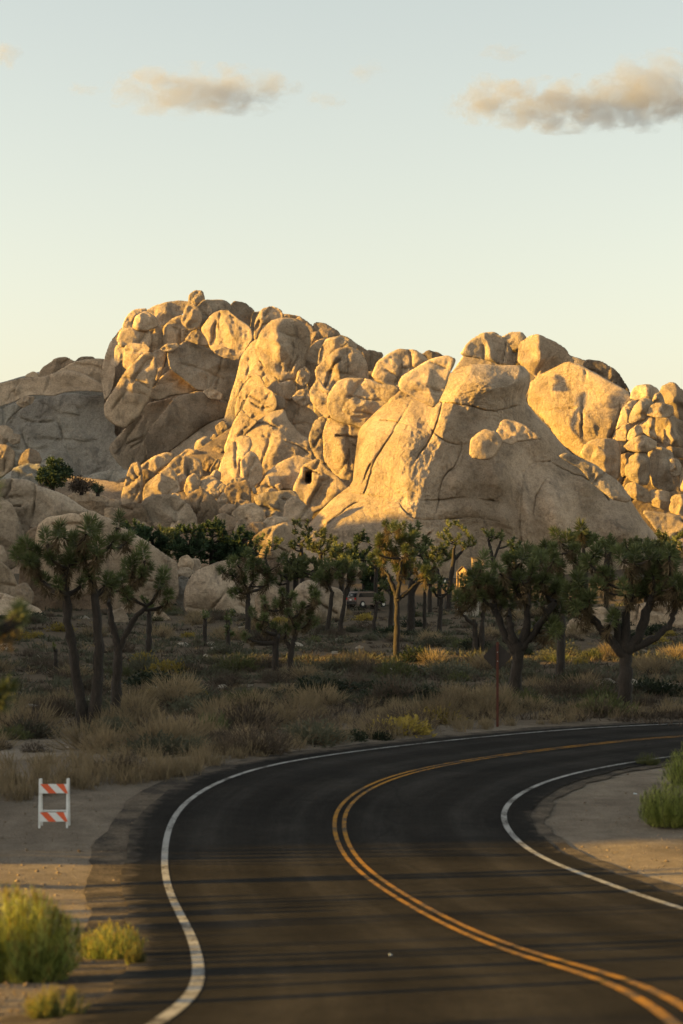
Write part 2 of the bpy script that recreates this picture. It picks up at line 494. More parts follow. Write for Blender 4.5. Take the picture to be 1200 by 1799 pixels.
ribbon('yellow_center_line', .14, .055, 0.006, M['yellow_paint'], road)
ribbon('yellow_center_line', -.055, -.14, 0.006, M['yellow_paint'], road)

# ---------------------------------------------------------------- rocks
REG = {'P': (0, 0, 1.0), 'A': (0, 600, 4.0), 'B': (180, 490, 4.0), 'C': (400, 520, 4.0), 'D': (200, 720, 10 / 3.0), 'E': (520, 600, 4.0),
       'Fz': (780, 570, 1200 / 420.0), 'G': (1000, 650, 6.0), 'H': (0, 820, 1200 / 340.0), 'I': (300, 900, 3.75), 'J': (940, 920, 1200 / 260.0)}
def chaikin(P, n=2):
    for _ in range(n):
        Nx = np.roll(P, -1, 0)
        P = np.stack([0.85 * P + 0.15 * Nx, 0.15 * P + 0.85 * Nx], 1).reshape(-1, 2)
    return P
def sdf(pts, poly):
    a = poly; b_ = np.roll(poly, -1, 0); e = b_ - a
    best = np.full(len(pts), 1e9); near = np.zeros_like(pts); inside = np.zeros(len(pts), bool)
    for i in range(len(a)):
        w = pts - a[i]
        t = np.clip((w @ e[i]) / (e[i] @ e[i] + 1e-9), 0, 1)
        q = a[i] + t[:, None] * e[i]
        d = ((pts - q) ** 2).sum(1)
        m_ = d < best
        best[m_] = d[m_]; near[m_] = q[m_]
        if a[i, 1] != b_[i, 1]:
            c = ((a[i, 1] > pts[:, 1]) != (b_[i, 1] > pts[:, 1])) & (pts[:, 0] < (b_[i, 0] - a[i, 0]) * (pts[:, 1] - a[i, 1]) / (b_[i, 1] - a[i, 1]) + a[i, 0])
            inside ^= c
    d = np.sqrt(best)
    return np.where(inside, d, -d), near
def pdist(pts, line):
    """distance to a polyline, and which side of it"""
    best = np.full(len(pts), 1e9); sg = np.ones(len(pts))
    for a, b_ in zip(line[:-1], line[1:]):
        a = np.array(a, float); e = np.array(b_, float) - a
        w = pts - a
        t = np.clip((w @ e) / (e @ e + 1e-9), 0, 1)
        d = ((w - t[:, None] * e) ** 2).sum(1)
        m_ = d < best
        best[m_] = d[m_]; sg[m_] = np.sign(w[m_, 0] * e[1] - w[m_, 1] * e[0])
    return np.sqrt(best), sg
ROCK_N = [0]
def rock(name, reg, Z, pts, parent=None, mat='rock', T=1.0, R=.38, tx=0.0, ty=0.12, rough=1.0, cracks=(), res=None, lumps=(), cw=1.3, cd=0.5, grow=3.0, facet=1.9, ridge=None, auto=True):
    ox, oy, sc = REG[reg]
    poly = np.array(pts, float) / sc + (ox, oy)
    poly = chaikin(poly, 1)
    ce = poly.mean(0); dv = poly - ce; poly = ce + dv * (1 + grow / (np.linalg.norm(dv, axis=1, keepdims=True) + 1e-6))
    s = F / Z
    x0, y0 = poly.min(0); x1, y1 = poly.max(0)
    size = math.sqrt((x1 - x0) * (y1 - y0))
    if res is None: res = float(np.clip(size / 24.0, 1.25, 2.3))
    gx = np.arange(x0 - res, x1 + 2 * res, res); gy = np.arange(y0 - res, y1 + 2 * res, res)
    PX, PY = np.meshgrid(gx, gy)
    pts2 = np.stack([PX.ravel(), PY.ravel()], 1)
    d, q = sdf(pts2, poly)
    sh = PX.shape
    ok = (d > -0.72 * res).reshape(sh)
    cell = ok[:-1, :-1] & ok[1:, :-1] & ok[:-1, 1:] & ok[1:, 1:]
    snap = d < 0.35 * res
    P2 = np.where(snap[:, None], q, pts2)
    dd = np.where(snap, 0, d)
    inr = dd.max()
    Rp = max(inr * R, 1e-3)
    u = np.clip(dd / Rp, 0, 1)
    h = np.clip(1 - (1 - u) ** 2.6, 0, 1) ** .52
    ROCK_N[0] += 1
    seed = ROCK_N[0] * 7
    rf = np.random.default_rng(seed)
    if facet > 0:
        cen = poly.mean(0)
        fac = np.ones(len(P2))
        for _k in range(7):
            ph = rf.uniform(0, 6.283); off = rf.uniform(-.35, .6) * inr; sl = facet * rf.uniform(.45, 1.1)
            pr = (P2[:, 0] - cen[0]) * math.cos(ph) + (P2[:, 1] - cen[1]) * math.sin(ph)
            fac = np.minimum(fac, 1 - sl * np.clip(pr - off, 0, None) / (inr * 1.4))
        h = h * np.clip(fac, .25, 1)
    h = h.reshape(sh)
    msk = (dd > 0).reshape(sh)
    for _ in range(0):
        pd = np.pad(h, 1, mode='edge')
        bl = (pd[:-2, 1:-1] + pd[2:, 1:-1] + pd[1:-1, :-2] + pd[1:-1, 2:] + 2 * h) / 6
        h = np.where(msk & ((dd.reshape(sh)) > 1.5 * res), bl, h)
    h = h.ravel()
    Tm = .44 * T * inr / s
    xc, yc = poly.mean(0)
    X = (P2[:, 0] - 600) * Z / F; Hh = H + (YH - P2[:, 1]) * Z / F
    dep = tx * (P2[:, 0] - xc) / s + ty * (yc - P2[:, 1]) / s
    szm = size / s
    base = np.stack([X, 0 * X + seed * 3.1, Hh], 1)
    edge = np.clip(dd / (0.35 * inr + 1e-6), 0, 1)
    fr = -Tm * h
    fr = fr + rough * 0.035 * szm * fbm(base * (2.6 / szm), 3, seed) * edge * min(T, 1)
    fr = fr + rough * 0.06 * np.abs(fbm(base * .55, 3, seed + 5)) * edge
    fr = fr + rough * 0.06 * fbm(base * 1.3, 4, seed + 9, 2.1, .65) * edge
    if ridge is not None:
        (ax_, ay_), (bx_, by_), kl, kr = ridge
        xr = ax_ + (P2[:, 1] - ay_) * (bx_ - ax_) / (by_ - ay_)
        dx_ = (P2[:, 0] - xr) / s
        dep = dep + kr * np.clip(dx_, 0, None) + kl * np.clip(-dx_, 0, None) - .25 * (kl + kr) * np.exp(-(dx_ / 2.0) ** 2) * 0
    for lx, ly, rx, ry, hgt in lumps:
        r2 = ((P2[:, 0] - lx) / rx) ** 2 + ((P2[:, 1] - ly) / ry) ** 2
        fr = fr - hgt * np.exp(-r2)
    cracks = list(cracks)
    if auto and size > 44:
        for _k in range(int(rf.integers(2, 5)) + int(size / 90) if size > 55 else 1):
            an = (rf.normal(1.15, .25) if rf.random() < .6 else rf.normal(-.25, .2)) + (math.pi if rf.random() < .5 else 0)
            cx_, cy_ = xc + rf.uniform(-.3, .3) * (x1 - x0), yc + rf.uniform(-.3, .3) * (y1 - y0)
            ln = size * rf.uniform(.25, .75); bend = rf.normal(0, .18)
            cracks.append([(cx_ + ln * t_ * math.cos(an + bend * t_), cy_ - ln * t_ * math.sin(an + bend * t_)) for t_ in np.linspace(-.5, .5, 5)])
    wob = P2 + 2.2 * np.stack([vnoise(base * .35, 3), vnoise(base * .35, 4)], 1) + 1.0 * np.stack([vnoise(base * 1.3, 5), vnoise(base * 1.3, 6)], 1)
    for ci, c in enumerate(cracks):
        L_ = [np.array(q, float) for q in c]
        for _k in range(2):
            L_ = [L_[0]] + [q for a_, b2 in zip(L_[:-1], L_[1:]) for q in (.75 * a_ + .25 * b2, .25 * a_ + .75 * b2)] + [L_[-1]]
        dc, sg = pdist(wob, L_)
        md = np.clip(.7 + .9 * vnoise(base * .22, 77 + ci), .12, 1.4)
        step = (.28 if ci % 2 else -.28) * sg * np.exp(-dc / (5 * s / 12))
        fr = fr + md * (cd * np.exp(-(dc / cw) ** 2) + 0.2 * cd * np.exp(-(dc / (cw * 4)) ** 2) + step * .5 * min(1, s / 14)) * np.clip(edge * 2, 0, 1)
    lat = rough * 0.018 * szm
    ex = lat * vnoise(base * (4.5 / szm), seed + 11); ez = lat * vnoise(base * (4.5 / szm), seed + 12)
    Vf = np.stack([X + ex, Z + dep + fr, Hh + ez], 1)
    Vb = np.stack([X + ex, Z + dep + 0.85 * Tm * h, Hh + ez], 1)
    used = np.zeros(sh, bool)
    for a in (0, 1):
        for b_ in (0, 1):
            used[a:sh[0]-1+a, b_:sh[1]-1+b_] |= cell
    used = used.ravel()
    # boundary vertices are shared by front and back
    bnd = used & snap
    fi = -np.ones(len(P2), int); fi[used] = np.arange(used.sum())
    bi = fi.copy(); inner = used & ~snap
    bi[inner] = used.sum() + np.arange(inner.sum())
    V = np.vstack([Vf[used], Vb[inner]])
    I = np.arange(len(P2)).reshape(sh)
    Q = np.stack([I[:-1, :-1], I[1:, :-1], I[1:, 1:], I[:-1, 1:]], -1)[cell]
    allb = snap[Q].all(1)
    Fr = np.vstack([fi[Q], bi[Q[~allb]][:, ::-1]])
    loc = np.array([(xc - 600) * Z / F, Z, H + (YH - yc) * Z / F])
    me = mesh(name, V - loc, Fr)
    o = link(name, me, M[mat], parent)
    if parent is not None: o.location = Vector(loc) - parent.location
    else: o.location = loc
    return o

def formation(name, label, px, Z):
    x, y = px
    o = empty(name, tuple(at(x, y, Z)))
    tag(o, label, 'rock formation')
    return o

# --- left mountain in full shade
f_west = formation('granite_hill', 'shaded grey granite hill with broad slab at far left', (90, 850), 318)
rock('rock_mass', 'P', 332, [(-260,720),(-100,690),(40,665),(120,640),(200,640),(260,680),(260,900),(-260,960)], f_west, 'rock_pale', T=.2, R=.3)
rock('rock_slab', 'A', 316, [(-700,500),(-400,480),(0,470),(130,430),(230,385),(380,385),(740,350),(800,560),(790,660),(900,800),(960,900),(900,1000),(600,1090),(200,1000),(-400,1000),(-700,980)], f_west, 'rock_pale', T=.35, R=.5, ty=.55, tx=-.1, rough=2.6, cw=1.2, cd=.7,
     cracks=[[(60,690),(90,735),(120,790),(140,840)],[(110,700),(150,760),(190,800)],[(0,770),(60,765),(110,780),(170,775)],[(30,720),(50,780),(90,840)],[(150,705),(165,740),(200,760)],[(20,738),(45,735),(85,730)],[(150,830),(185,815),(220,802)],[(0,705),(15,695)]], res=3)
rock('rock_slab', 'A', 312, [(-700,370),(-400,330),(0,300),(170,265),(290,258),(400,215),(520,205),(720,300),(745,350),(470,355),(370,385),(200,380),(110,420),(0,465),(-400,500),(-700,520)], f_west, T=.9, R=.9, ty=.3)
rock('rock_slab', 'A', 316, [(390,225),(520,145),(620,130),(740,125),(790,330),(700,352),(600,270),(500,210)], f_west, T=.6, R=.8)
rock('boulder', 'A', 317, [(275,250),(300,190),(390,125),(460,115),(525,145),(400,222),(340,255)], f_west, 'rock_brown', T=1.2)
rock('boulder', 'A', 320, [(520,150),(570,115),(640,112),(680,135),(650,170),(560,170)], f_west, 'rock_brown')
rock('boulder', 'A', 318, [(178,272),(195,235),(235,220),(275,240),(280,272)], f_west)
rock('rock_slab', 'A', 309, [(-250,640),(-100,560),(0,480),(90,440),(160,455),(100,510),(20,585),(-100,640),(-250,720)], f_west, 'rock_pale', T=.8)
rock('boulder', 'A', 308, [(120,430),(170,395),(235,390),(220,430),(160,458)], f_west)
rock('rock_slab', 'A', 296, [(590,970),(640,940),(700,925),(880,895),(920,950),(760,1050),(700,1075),(600,1060)], f_west, 'rock_pale', T=.5, ty=.5)
rock('rock_slab', 'A', 292, [(690,1080),(790,1005),(880,955),(900,1060),(840,1140),(740,1120)], f_west, 'rock_brown', T=.6, ty=.4)

# --- crag with the pinnacle
f_crag = formation('granite_crag', 'tall granite crag topped by a small upright pinnacle stone', (310, 850), 305)
rock('rock_mass', 'P', 318, [(183,650),(200,600),(225,572),(262,552),(330,552),(400,548),(445,562),(480,590),(470,700),(450,830),(400,920),(300,920),(230,880),(190,800)], f_crag, 'rock_brown', T=.15, R=.3)
CR = [
 ([(5,600),(60,440),(140,340),(200,345),(180,420),(120,460),(90,560),(90,700),(60,800),(20,850),(0,700)], 311, dict(T=.9, tx=-.2, nm='rock_slab')),
 ([(110,425),(140,355),(220,350),(320,355),(338,440),(310,510),(180,470),(130,475)], 305, dict(T=.8)),
 ([(150,580),(165,475),(200,455),(300,470),(335,500),(270,570),(180,630),(150,610)], 303, dict(T=.8, tx=-.3)),
 ([(82,610),(95,480),(130,460),(168,475),(155,550),(105,605)], 305, dict(T=.7, tx=-.4)),
 ([(195,620),(280,535),(330,525),(372,580),(378,660),(352,740),(325,830),(245,970),(165,1048),(80,1015),(18,955),(18,880),(90,780),(150,690)], 300, dict(T=1.0, ty=-.05, cracks=[[(200,720),(230,675),(255,640)]])),
 ([(340,530),(400,500),(442,510),(425,600),(402,690),(375,710),(370,590)], 303, dict(T=.9)),
 ([(328,505),(333,350),(370,328),(432,350),(432,480),(380,505)], 306, dict(T=.8, tx=.2, nm='rock_block')),
 ([(148,328),(180,260),(230,220),(305,212),(295,250),(245,280),(232,345),(170,345)], 308, dict(T=1)),
 ([(222,335),(240,270),(300,232),(362,270),(388,330),(310,360),(240,356)], 305, dict(T=1)),
 ([(298,232),(400,180),(540,155),(612,162),(605,200),(540,260),(440,345),(390,345),(380,290),(340,240)], 309, dict(T=.9, ty=.3)),
 ([(432,350),(480,290),(570,258),(595,340),(625,370),(590,435),(530,475),(438,475)], 306, dict(T=.7)),
 ([(418,488),(450,465),(520,458),(532,480),(480,503),(430,503)], 302, dict(T=1)),
 ([(606,190),(620,110),(650,88),(700,93),(710,150),(695,170),(640,190)], 307, dict(T=1.1, nm='pinnacle_stone')),
 ([(565,290),(590,200),(640,178),(672,210),(692,270),(675,340),(620,358),(578,325)], 303, dict(T=1.1)),
 ([(668,210),(720,155),(850,148),(888,180),(888,228),(800,245),(720,310),(690,355),(680,290)], 306, dict(T=.9, tx=.3)),
 ([(702,355),(760,260),(830,232),(892,235),(960,300),(1045,380),(1062,430),(1000,515),(960,562),(880,545),(780,505),(740,430)], 301, dict(T=.75, tx=-.35, rough=1.6, nm='rock_block')),
 ([(785,512),(850,482),(930,510),(985,540),(945,568),(850,545)], 300, dict(T=1)),
 ([(588,425),(640,368),(700,358),(742,420),(745,465),(680,455),(620,435)], 303, dict(T=.8)),
 ([(892,220),(930,168),(990,168),(1062,220),(1062,330),(1040,385),(960,300),(900,238)], 311, dict(T=.9, tx=.4, mat='rock_brown')),
 ([(1058,245),(1108,232),(1095,330),(1075,385),(1040,365)], 310, dict(T=.8, tx=.4, mat='rock_brown')),
 ([(468,525),(540,480),(600,438),(680,470),(760,500),(880,540),(975,570),(955,800),(935,890),(840,845),(720,782),(660,772),(560,695),(488,645)], 304, dict(T=.45, R=.6, tx=.45, ty=.25, rough=1.5, nm='rock_slab')),
 ([(320,828),(410,720),(480,638),(560,698),(672,770),(600,795),(480,815),(400,855)], 303, dict(T=.5, tx=.4, nm='rock_slab')),
 ([(715,795),(760,772),(834,808),(824,845),(760,835)], 301, dict(T=1)),
 ([(415,965),(520,830),(680,780),(800,840),(935,890),(925,955),(820,972),(700,1032),(600,1105),(520,1175),(420,1260),(335,1265),(315,1150),(355,1050)], 300, dict(T=.6, R=.7, tx=.35, ty=.2, rough=1.2, nm='rock_slab', mat='rock_brown')),
 ([(60,1180),(180,1040),(300,880),(400,850),(505,820),(435,950),(352,1060),(330,1155),(300,1280),(230,1380),(120,1300)], 303, dict(T=.5, tx=.25, ty=.3, nm='rock_slab', cracks=[[(205,800),(225,780),(250,765)],[(232,790),(262,760)]])),
 ([(420,1270),(560,1150),(700,1038),(840,970),(925,958),(905,1050),(875,1140),(800,1210),(700,1250),(560,1340),(440,1350)], 299, dict(T=.5, ty=.7, tx=-.1, nm='rock_slab')),
]
for pts, Z, kw in CR:
    nm = kw.pop('nm', 'boulder')
    rock(nm, 'B', Z, pts, f_crag, **kw)

# --- middle tower
f_mid = formation('granite_tower', 'sunlit granite tower with big shaded boulder under its summit', (480, 860), 285)
rock('rock_mass', 'P', 300, [(405,700),(425,640),(440,600),(452,572),(468,554),(500,552),(545,572),(600,605),(640,645),(640,720),(600,760),(575,850),(550,930),(400,920),(390,800)], f_mid, 'rock', T=.2, R=.3)
MD = [
 ([(205,355),(230,260),(300,190),(400,163),(500,168),(562,250),(574,340),(545,420),(528,490),(472,585),(370,610),(330,560),(280,510),(228,450)], 287, dict(T=1.05, rough=1.3, lumps=[(490,600,14,40,1.2)])),
 ([(190,295),(205,170),(240,98),(300,78),(372,98),(392,152),(330,178),(260,192),(242,240),(215,310)], 291, dict(T=1)),
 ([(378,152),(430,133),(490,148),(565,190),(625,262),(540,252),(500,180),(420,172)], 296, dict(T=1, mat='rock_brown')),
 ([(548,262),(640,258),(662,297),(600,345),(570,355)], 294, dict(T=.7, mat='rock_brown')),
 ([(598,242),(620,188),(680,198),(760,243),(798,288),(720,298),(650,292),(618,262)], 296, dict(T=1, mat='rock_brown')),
 ([(565,375),(620,318),(695,293),(685,350),(645,450),(622,560),(585,640),(555,620),(572,560),(548,505),(528,485)], 293, dict(T=.5, tx=.3, nm='rock_slab')),
 ([(487,602),(500,530),(540,498),(578,545),(563,602),(530,632)], 286, dict(T=1)),
 ([(347,692),(355,620),(450,598),(473,640),(463,705),(430,720)], 286, dict(T=1)),
 ([(462,712),(500,673),(540,662),(584,715),(573,752),(530,774),(480,742)], 285, dict(T=1)),
 ([(55,705),(85,560),(95,440),(160,338),(208,308),(235,440),(170,560),(112,610),(82,690)], 289, dict(T=.8, tx=-.5, nm='rock_slab')),
 ([(145,565),(210,455),(285,515),(348,605),(345,690),(260,645),(200,565)], 287, dict(T=.8, tx=-.35, nm='rock_slab')),
 ([(55,790),(78,700),(170,558),(225,568),(255,635),(162,708),(112,728),(92,805),(60,840)], 286, dict(T=.7, tx=-.5, nm='rock_slab')),
 ([(112,785),(168,680),(240,638),(315,680),(345,740),(332,795),(240,865),(200,888),(135,858)], 284, dict(T=.8, tx=-.4, rough=1.5, nm='rock_block')),
 ([(295,692),(392,718),(396,775),(340,800),(328,745)], 285, dict(T=.8, tx=.4)),
 ([(385,800),(400,718),(470,718),(560,788),(625,840),(605,920),(585,1010),(500,985),(415,895)], 286, dict(T=.5, R=.6, tx=.25, ty=.3, nm='rock_slab')),
 ([(130,960),(200,888),(330,798),(392,788),(425,880),(505,972),(588,1012),(596,1110),(570,1230),(330,1240),(240,1290),(175,1110)], 281, dict(T=.65, R=.8, tx=-.1, ty=.4, rough=1.4, nm='rock_slab')),
 ([(-20,1060),(55,870),(100,798),(145,862),(205,892),(142,945),(82,1000),(0,1130)], 282, dict(T=.7, tx=-.3, nm='rock_slab')),
]
for pts, Z, kw in MD:
    nm = kw.pop('nm', 'boulder')
    rock(nm, 'C', Z, pts, f_mid, **kw)
MD2 = [
 ([(612,385),(638,290),(680,198),(740,152),(793,163),(804,210),(784,262),(794,332),(850,330),(864,390),(834,455),(790,470),(720,435),(660,448),(622,415)], 276, dict(T=.6, tx=-.3, ty=.3, cracks=[[(440,780),(432,800),(425,820)]], nm='rock_slab')),
 ([(748,302),(800,243),(834,270),(866,350),(860,405),(822,448),(788,468),(758,402)], 274, dict(T=.7, tx=.2, nm='rock_slab')),
 ([(825,460),(900,368),(980,308),(1060,268),(1185,298),(1135,382),(1095,425),(1075,490),(1000,495),(900,500),(850,490)], 275, dict(T=.7, ty=.4, nm='boulder')),
]
for pts, Z, kw in MD2:
    nm = kw.pop('nm', 'boulder')
    rock(nm, 'D', Z, pts, f_mid, **kw)

# --- golden column
f_col = formation('granite_column', 'golden sunlit granite column with a big square block overhanging it', (600, 880), 275)
rock('rock_mass', 'P', 284, [(480,860),(540,840),(640,840),(660,900),(650,1030),(500,1030),(470,940)], f_col, 'rock', T=.2, R=.4, ty=.3)
rock('rock_mass', 'P', 289, [(550,740),(560,650),(590,610),(620,610),(680,650),(730,690),(720,780),(660,860),(620,900),(560,890)], f_col, 'rock', T=.2, R=.3)
CL = [
 ('C', [(635,478),(655,370),(700,308),(782,288),(846,330),(775,375),(722,425),(690,455)], 279, dict(T=1, tx=-.2)),
 ('C', [(735,392),(760,298),(800,282),(862,308),(900,345),(893,375),(800,374)], 283, dict(T=1)),
 ('C', [(622,510),(700,438),(780,378),(860,366),(935,398),(975,490),(985,610),(900,600),(800,600),(730,660),(700,700),(655,670),(632,590)], 278, dict(T=.9, lumps=[(600,640,22,26,1.0)], rough=1.3)),
 ('C', [(885,330),(970,378),(1025,440),(1025,535),(980,540),(958,472),(918,392)], 286, dict(T=.8, tx=.3, mat='rock_brown')),
 ('C', [(985,382),(1092,408),(1045,482),(1028,508),(1008,432)], 288, dict(T=.8, mat='rock_brown')),
 ('C', [(970,542),(1035,532),(1100,600),(1190,650),(1100,640),(1000,615)], 284, dict(T=.8, mat='rock_brown')),
 ('C', [(714,810),(710,690),(778,608),(850,588),(980,598),(1205,650),(1195,705),(1135,805),(1012,925),(960,925),(850,885),(735,855)], 272, dict(T=.55, R=.45, tx=-.12, ty=-.05, rough=1.3, nm='rock_block')),
 ('C', [(584,665),(640,568),(682,655),(724,680),(730,845),(690,858),(636,795),(596,735)], 274, dict(T=.9, tx=-.2)),
 ('E', [(100,685),(128,568),(190,526),(219,560),(209,640),(219,820),(200,852),(148,815),(112,745)], 275, dict(T=1, nm='rock_slab')),
 ('E', [(206,825),(201,640),(228,541),(330,556),(450,606),(510,630),(494,705),(490,805),(455,905),(434,988),(365,1028),(286,935)], 273, dict(T=.75, R=.9, tx=-.1, rough=1.2, nm='rock_block', lumps=[(600,800,14,30,.7)])),
 ('E', [(650,465),(668,408),(740,346),(784,368),(774,432),(730,505),(690,496)], 271, dict(T=1, tx=-.2)),
 ('E', [(540,235),(578,148),(650,97),(720,62),(832,62),(893,108),(934,152),(862,184),(793,226),(744,275),(740,352),(640,305),(566,270)], 276, dict(T=1)),
 ('E', [(876,104),(930,67),(1002,86),(1045,112),(984,146),(920,136)], 281, dict(T=1, mat='rock_brown')),
]
for reg, pts, Z, kw in CL:
    nm = kw.pop('nm', 'boulder')
    rock(nm, reg, Z, pts, f_col, **kw)
cave = rock('boulder', 'E', 270, [(-4,1015),(36,930),(41,888),(130,830),(162,836),(214,898),(335,1000),(376,1034),(300,1090),(120,1210),(78,1168),(0,1098)], f_col, T=.9, tx=-.15, rough=1.2)
# a hollow weathered into it: push the front surface in
cv = cave.data
n_ = len(cv.vertices)
co = np.empty(n_ * 3, np.float32); cv.vertices.foreach_get('co', co); co = co.reshape(-1, 3)
wl_ = np.array(cave.location) + np.array(f_col.location)
px_ = (co[:, 0] + wl_[0]) * F / 270 + 600; py_ = YH - (co[:, 2] + wl_[2] - H) * F / 270
ins = np.exp(-(((px_ - 541.5) / 5.2) ** 4 + ((py_ - 838) / 9.5) ** 4))
co[:, 1] += np.where(co[:, 1] < 0.5, 4.5 * ins, 6.5 * ins)
cv.vertices.foreach_set('co', co.ravel()); cv.update()

# --- the big dome
f_dome = formation('granite_dome', 'big granite dome, half sunlit, crossed by cracks, boulder cap on top', (850, 985), 262)
dome_cracks = [
 [(690,694),(730,704),(767,712),(820,728),(870,736),(925,715)], [(770,714),(800,640),(812,625)],
 [(667,746),(690,750),(717,762),(732,770)], [(647,862),(656,825),(670,790),(690,752),(705,725),(720,700)],
 [(620,860),(650,865),(680,867),(722,871),(772,876),(820,882),(870,885)], [(680,847),(695,850),(732,857),(745,869)],
 [(807,790),(800,825),(780,835),(771,870),(770,882),(760,910),(745,940)], [(705,882),(720,907),(727,911),(820,920),(880,925)],
 [(770,714),(750,770),(725,807)], [(747,767),(770,787),(802,792)], [(780,836),(801,827),(832,829),(846,853),(829,881)],
 [(916,948),(927,885),(930,836),(948,811),(986,808)], [(930,948),(944,906),(955,867),(976,836)],
 [(990,811),(1025,832),(1053,857),(1070,878),(1074,888)], [(808,822),(811,808),(832,801),(864,811)],
 [(780,916),(825,922),(913,948),(960,955)], [(667,747),(645,795),(632,825)],
 [(655,815),(640,850)], [(700,985),(745,940)], [(560,935),(600,900),(640,880)]]
rock('dome_rock', 'P', 266, [(500,960),(530,935),(560,905),(600,870),(632,845),(636,800),(640,760),(658,735),(678,708),(690,692),(720,690),(762,705),(770,682),(787,640),(812,621),(850,619),(890,627),(925,642),(941,660),(942,682),(934,704),(962,738),(1000,773),(1040,808),(1090,850),(1130,890),(1170,940),(1200,1000),(1200,1030),(900,1040),(700,1030),(500,1020)],
     f_dome, T=.42, R=.95, tx=0.0, ty=.45, rough=1.7, cracks=dome_cracks, res=1.25, cw=.85, cd=.5, facet=0, auto=False, ridge=((815, 640), (705, 960), .30, .36),
     lumps=[(860,670,62,48,2.6),(920,668,22,26,1.2),(700,790,36,50,1.6),(655,800,16,45,.9),(812,855,26,24,1.3),(765,750,22,28,1.4),(720,840,30,20,.9),(700,890,30,14,.8),(790,900,26,14,.7),(985,895,30,60,4.2),(935,900,13,52,2.2),(880,850,26,32,2.2),(890,915,20,22,1.8),(1090,935,34,28,3.0),(835,905,20,18,1.3),(600,920,40,22,1.2),(830,775,30,16,1.0),(960,770,22,30,1.4),(1040,850,18,40,1.4)])
DM = [
 ('E', [(734,285),(755,238),(850,186),(960,126),(1062,101),(1116,130),(1096,195),(1046,295),(1006,405),(962,458),(900,428),(820,386),(745,335)], 263, dict(T=.9, ty=.25, tx=-.1)),
 ('Fz', [(134,645),(142,578),(200,531),(262,541),(290,590),(254,655),(210,676),(148,666)], 256.5, dict(T=.6, ty=.3, auto=False, facet=.8)),
 ('Fz', [(264,550),(308,476),(370,490),(442,536),(486,572),(400,586),(330,596),(286,586)], 258, dict(T=.6, ty=.6, rough=1.8, auto=False)),
 ('Fz', [(580,672),(608,651),(682,666),(782,726),(884,796),(936,870),(902,890),(828,874),(756,804),(676,724)], 256, dict(T=.9, tx=.15, ty=.2, nm='rock_slab')),
 ('Fz', [(1000,935),(1100,945),(1300,990),(1400,1040),(1400,1140),(1150,1120),(1070,1040)], 262, dict(T=.7, ty=.3, nm='rock_slab')),
]
for reg, pts, Z, kw in DM:
    nm = kw.pop('nm', 'boulder')
    rock(nm, reg, Z, pts, f_dome, **kw)

# --- rounded hill behind the dome
f_back = formation('granite_knoll', 'rounded granite knoll capped by pale boulders behind the dome', (960, 760), 304)
BK = [
 ([(82,155),(128,88),(190,47),(250,42),(303,75),(334,120),(366,200),(300,200),(200,170)], 305, dict(T=.9, cracks=[[(890,590),(897,608),(903,635)]])),
 ([(286,72),(340,42),(392,45),(409,70),(394,110),(386,215),(355,200),(318,112)], 307, dict(T=.9)),
 ([(382,195),(387,98),(430,62),(470,57),(542,87),(604,128),(656,192),(560,216),(470,268),(452,248)], 302, dict(T=.75, R=.8, tx=-.15, lumps=[(945,615,12,30,1.2)], nm='rock_block')),
 ([(430,380),(446,288),(500,246),(640,186),(702,196),(804,286),(905,338),(942,388),(900,450),(890,540),(880,660),(720,660),(680,660),(590,580),(490,460)], 298, dict(T=.5, R=.6, tx=-.38, ty=.12, rough=1.3, facet=.4, lumps=[(1000,745,60,32,1.2)], nm='rock_block')),
 ([(700,208),(728,176),(792,186),(864,238),(915,310),(943,382),(880,345),(800,292)], 306, dict(T=.9, mat='rock_brown')),
]
for pts, Z, kw in BK:
    nm = kw.pop('nm', 'boulder')
    rock(nm, 'Fz', Z, pts, f_back, **kw)
rock('rock_mass', 'P', 316, [(790,660),(830,610),(900,600),(980,620),(1060,650),(1100,700),(1110,800),(1000,850),(850,760)], f_back, 'rock', T=.2, R=.4)

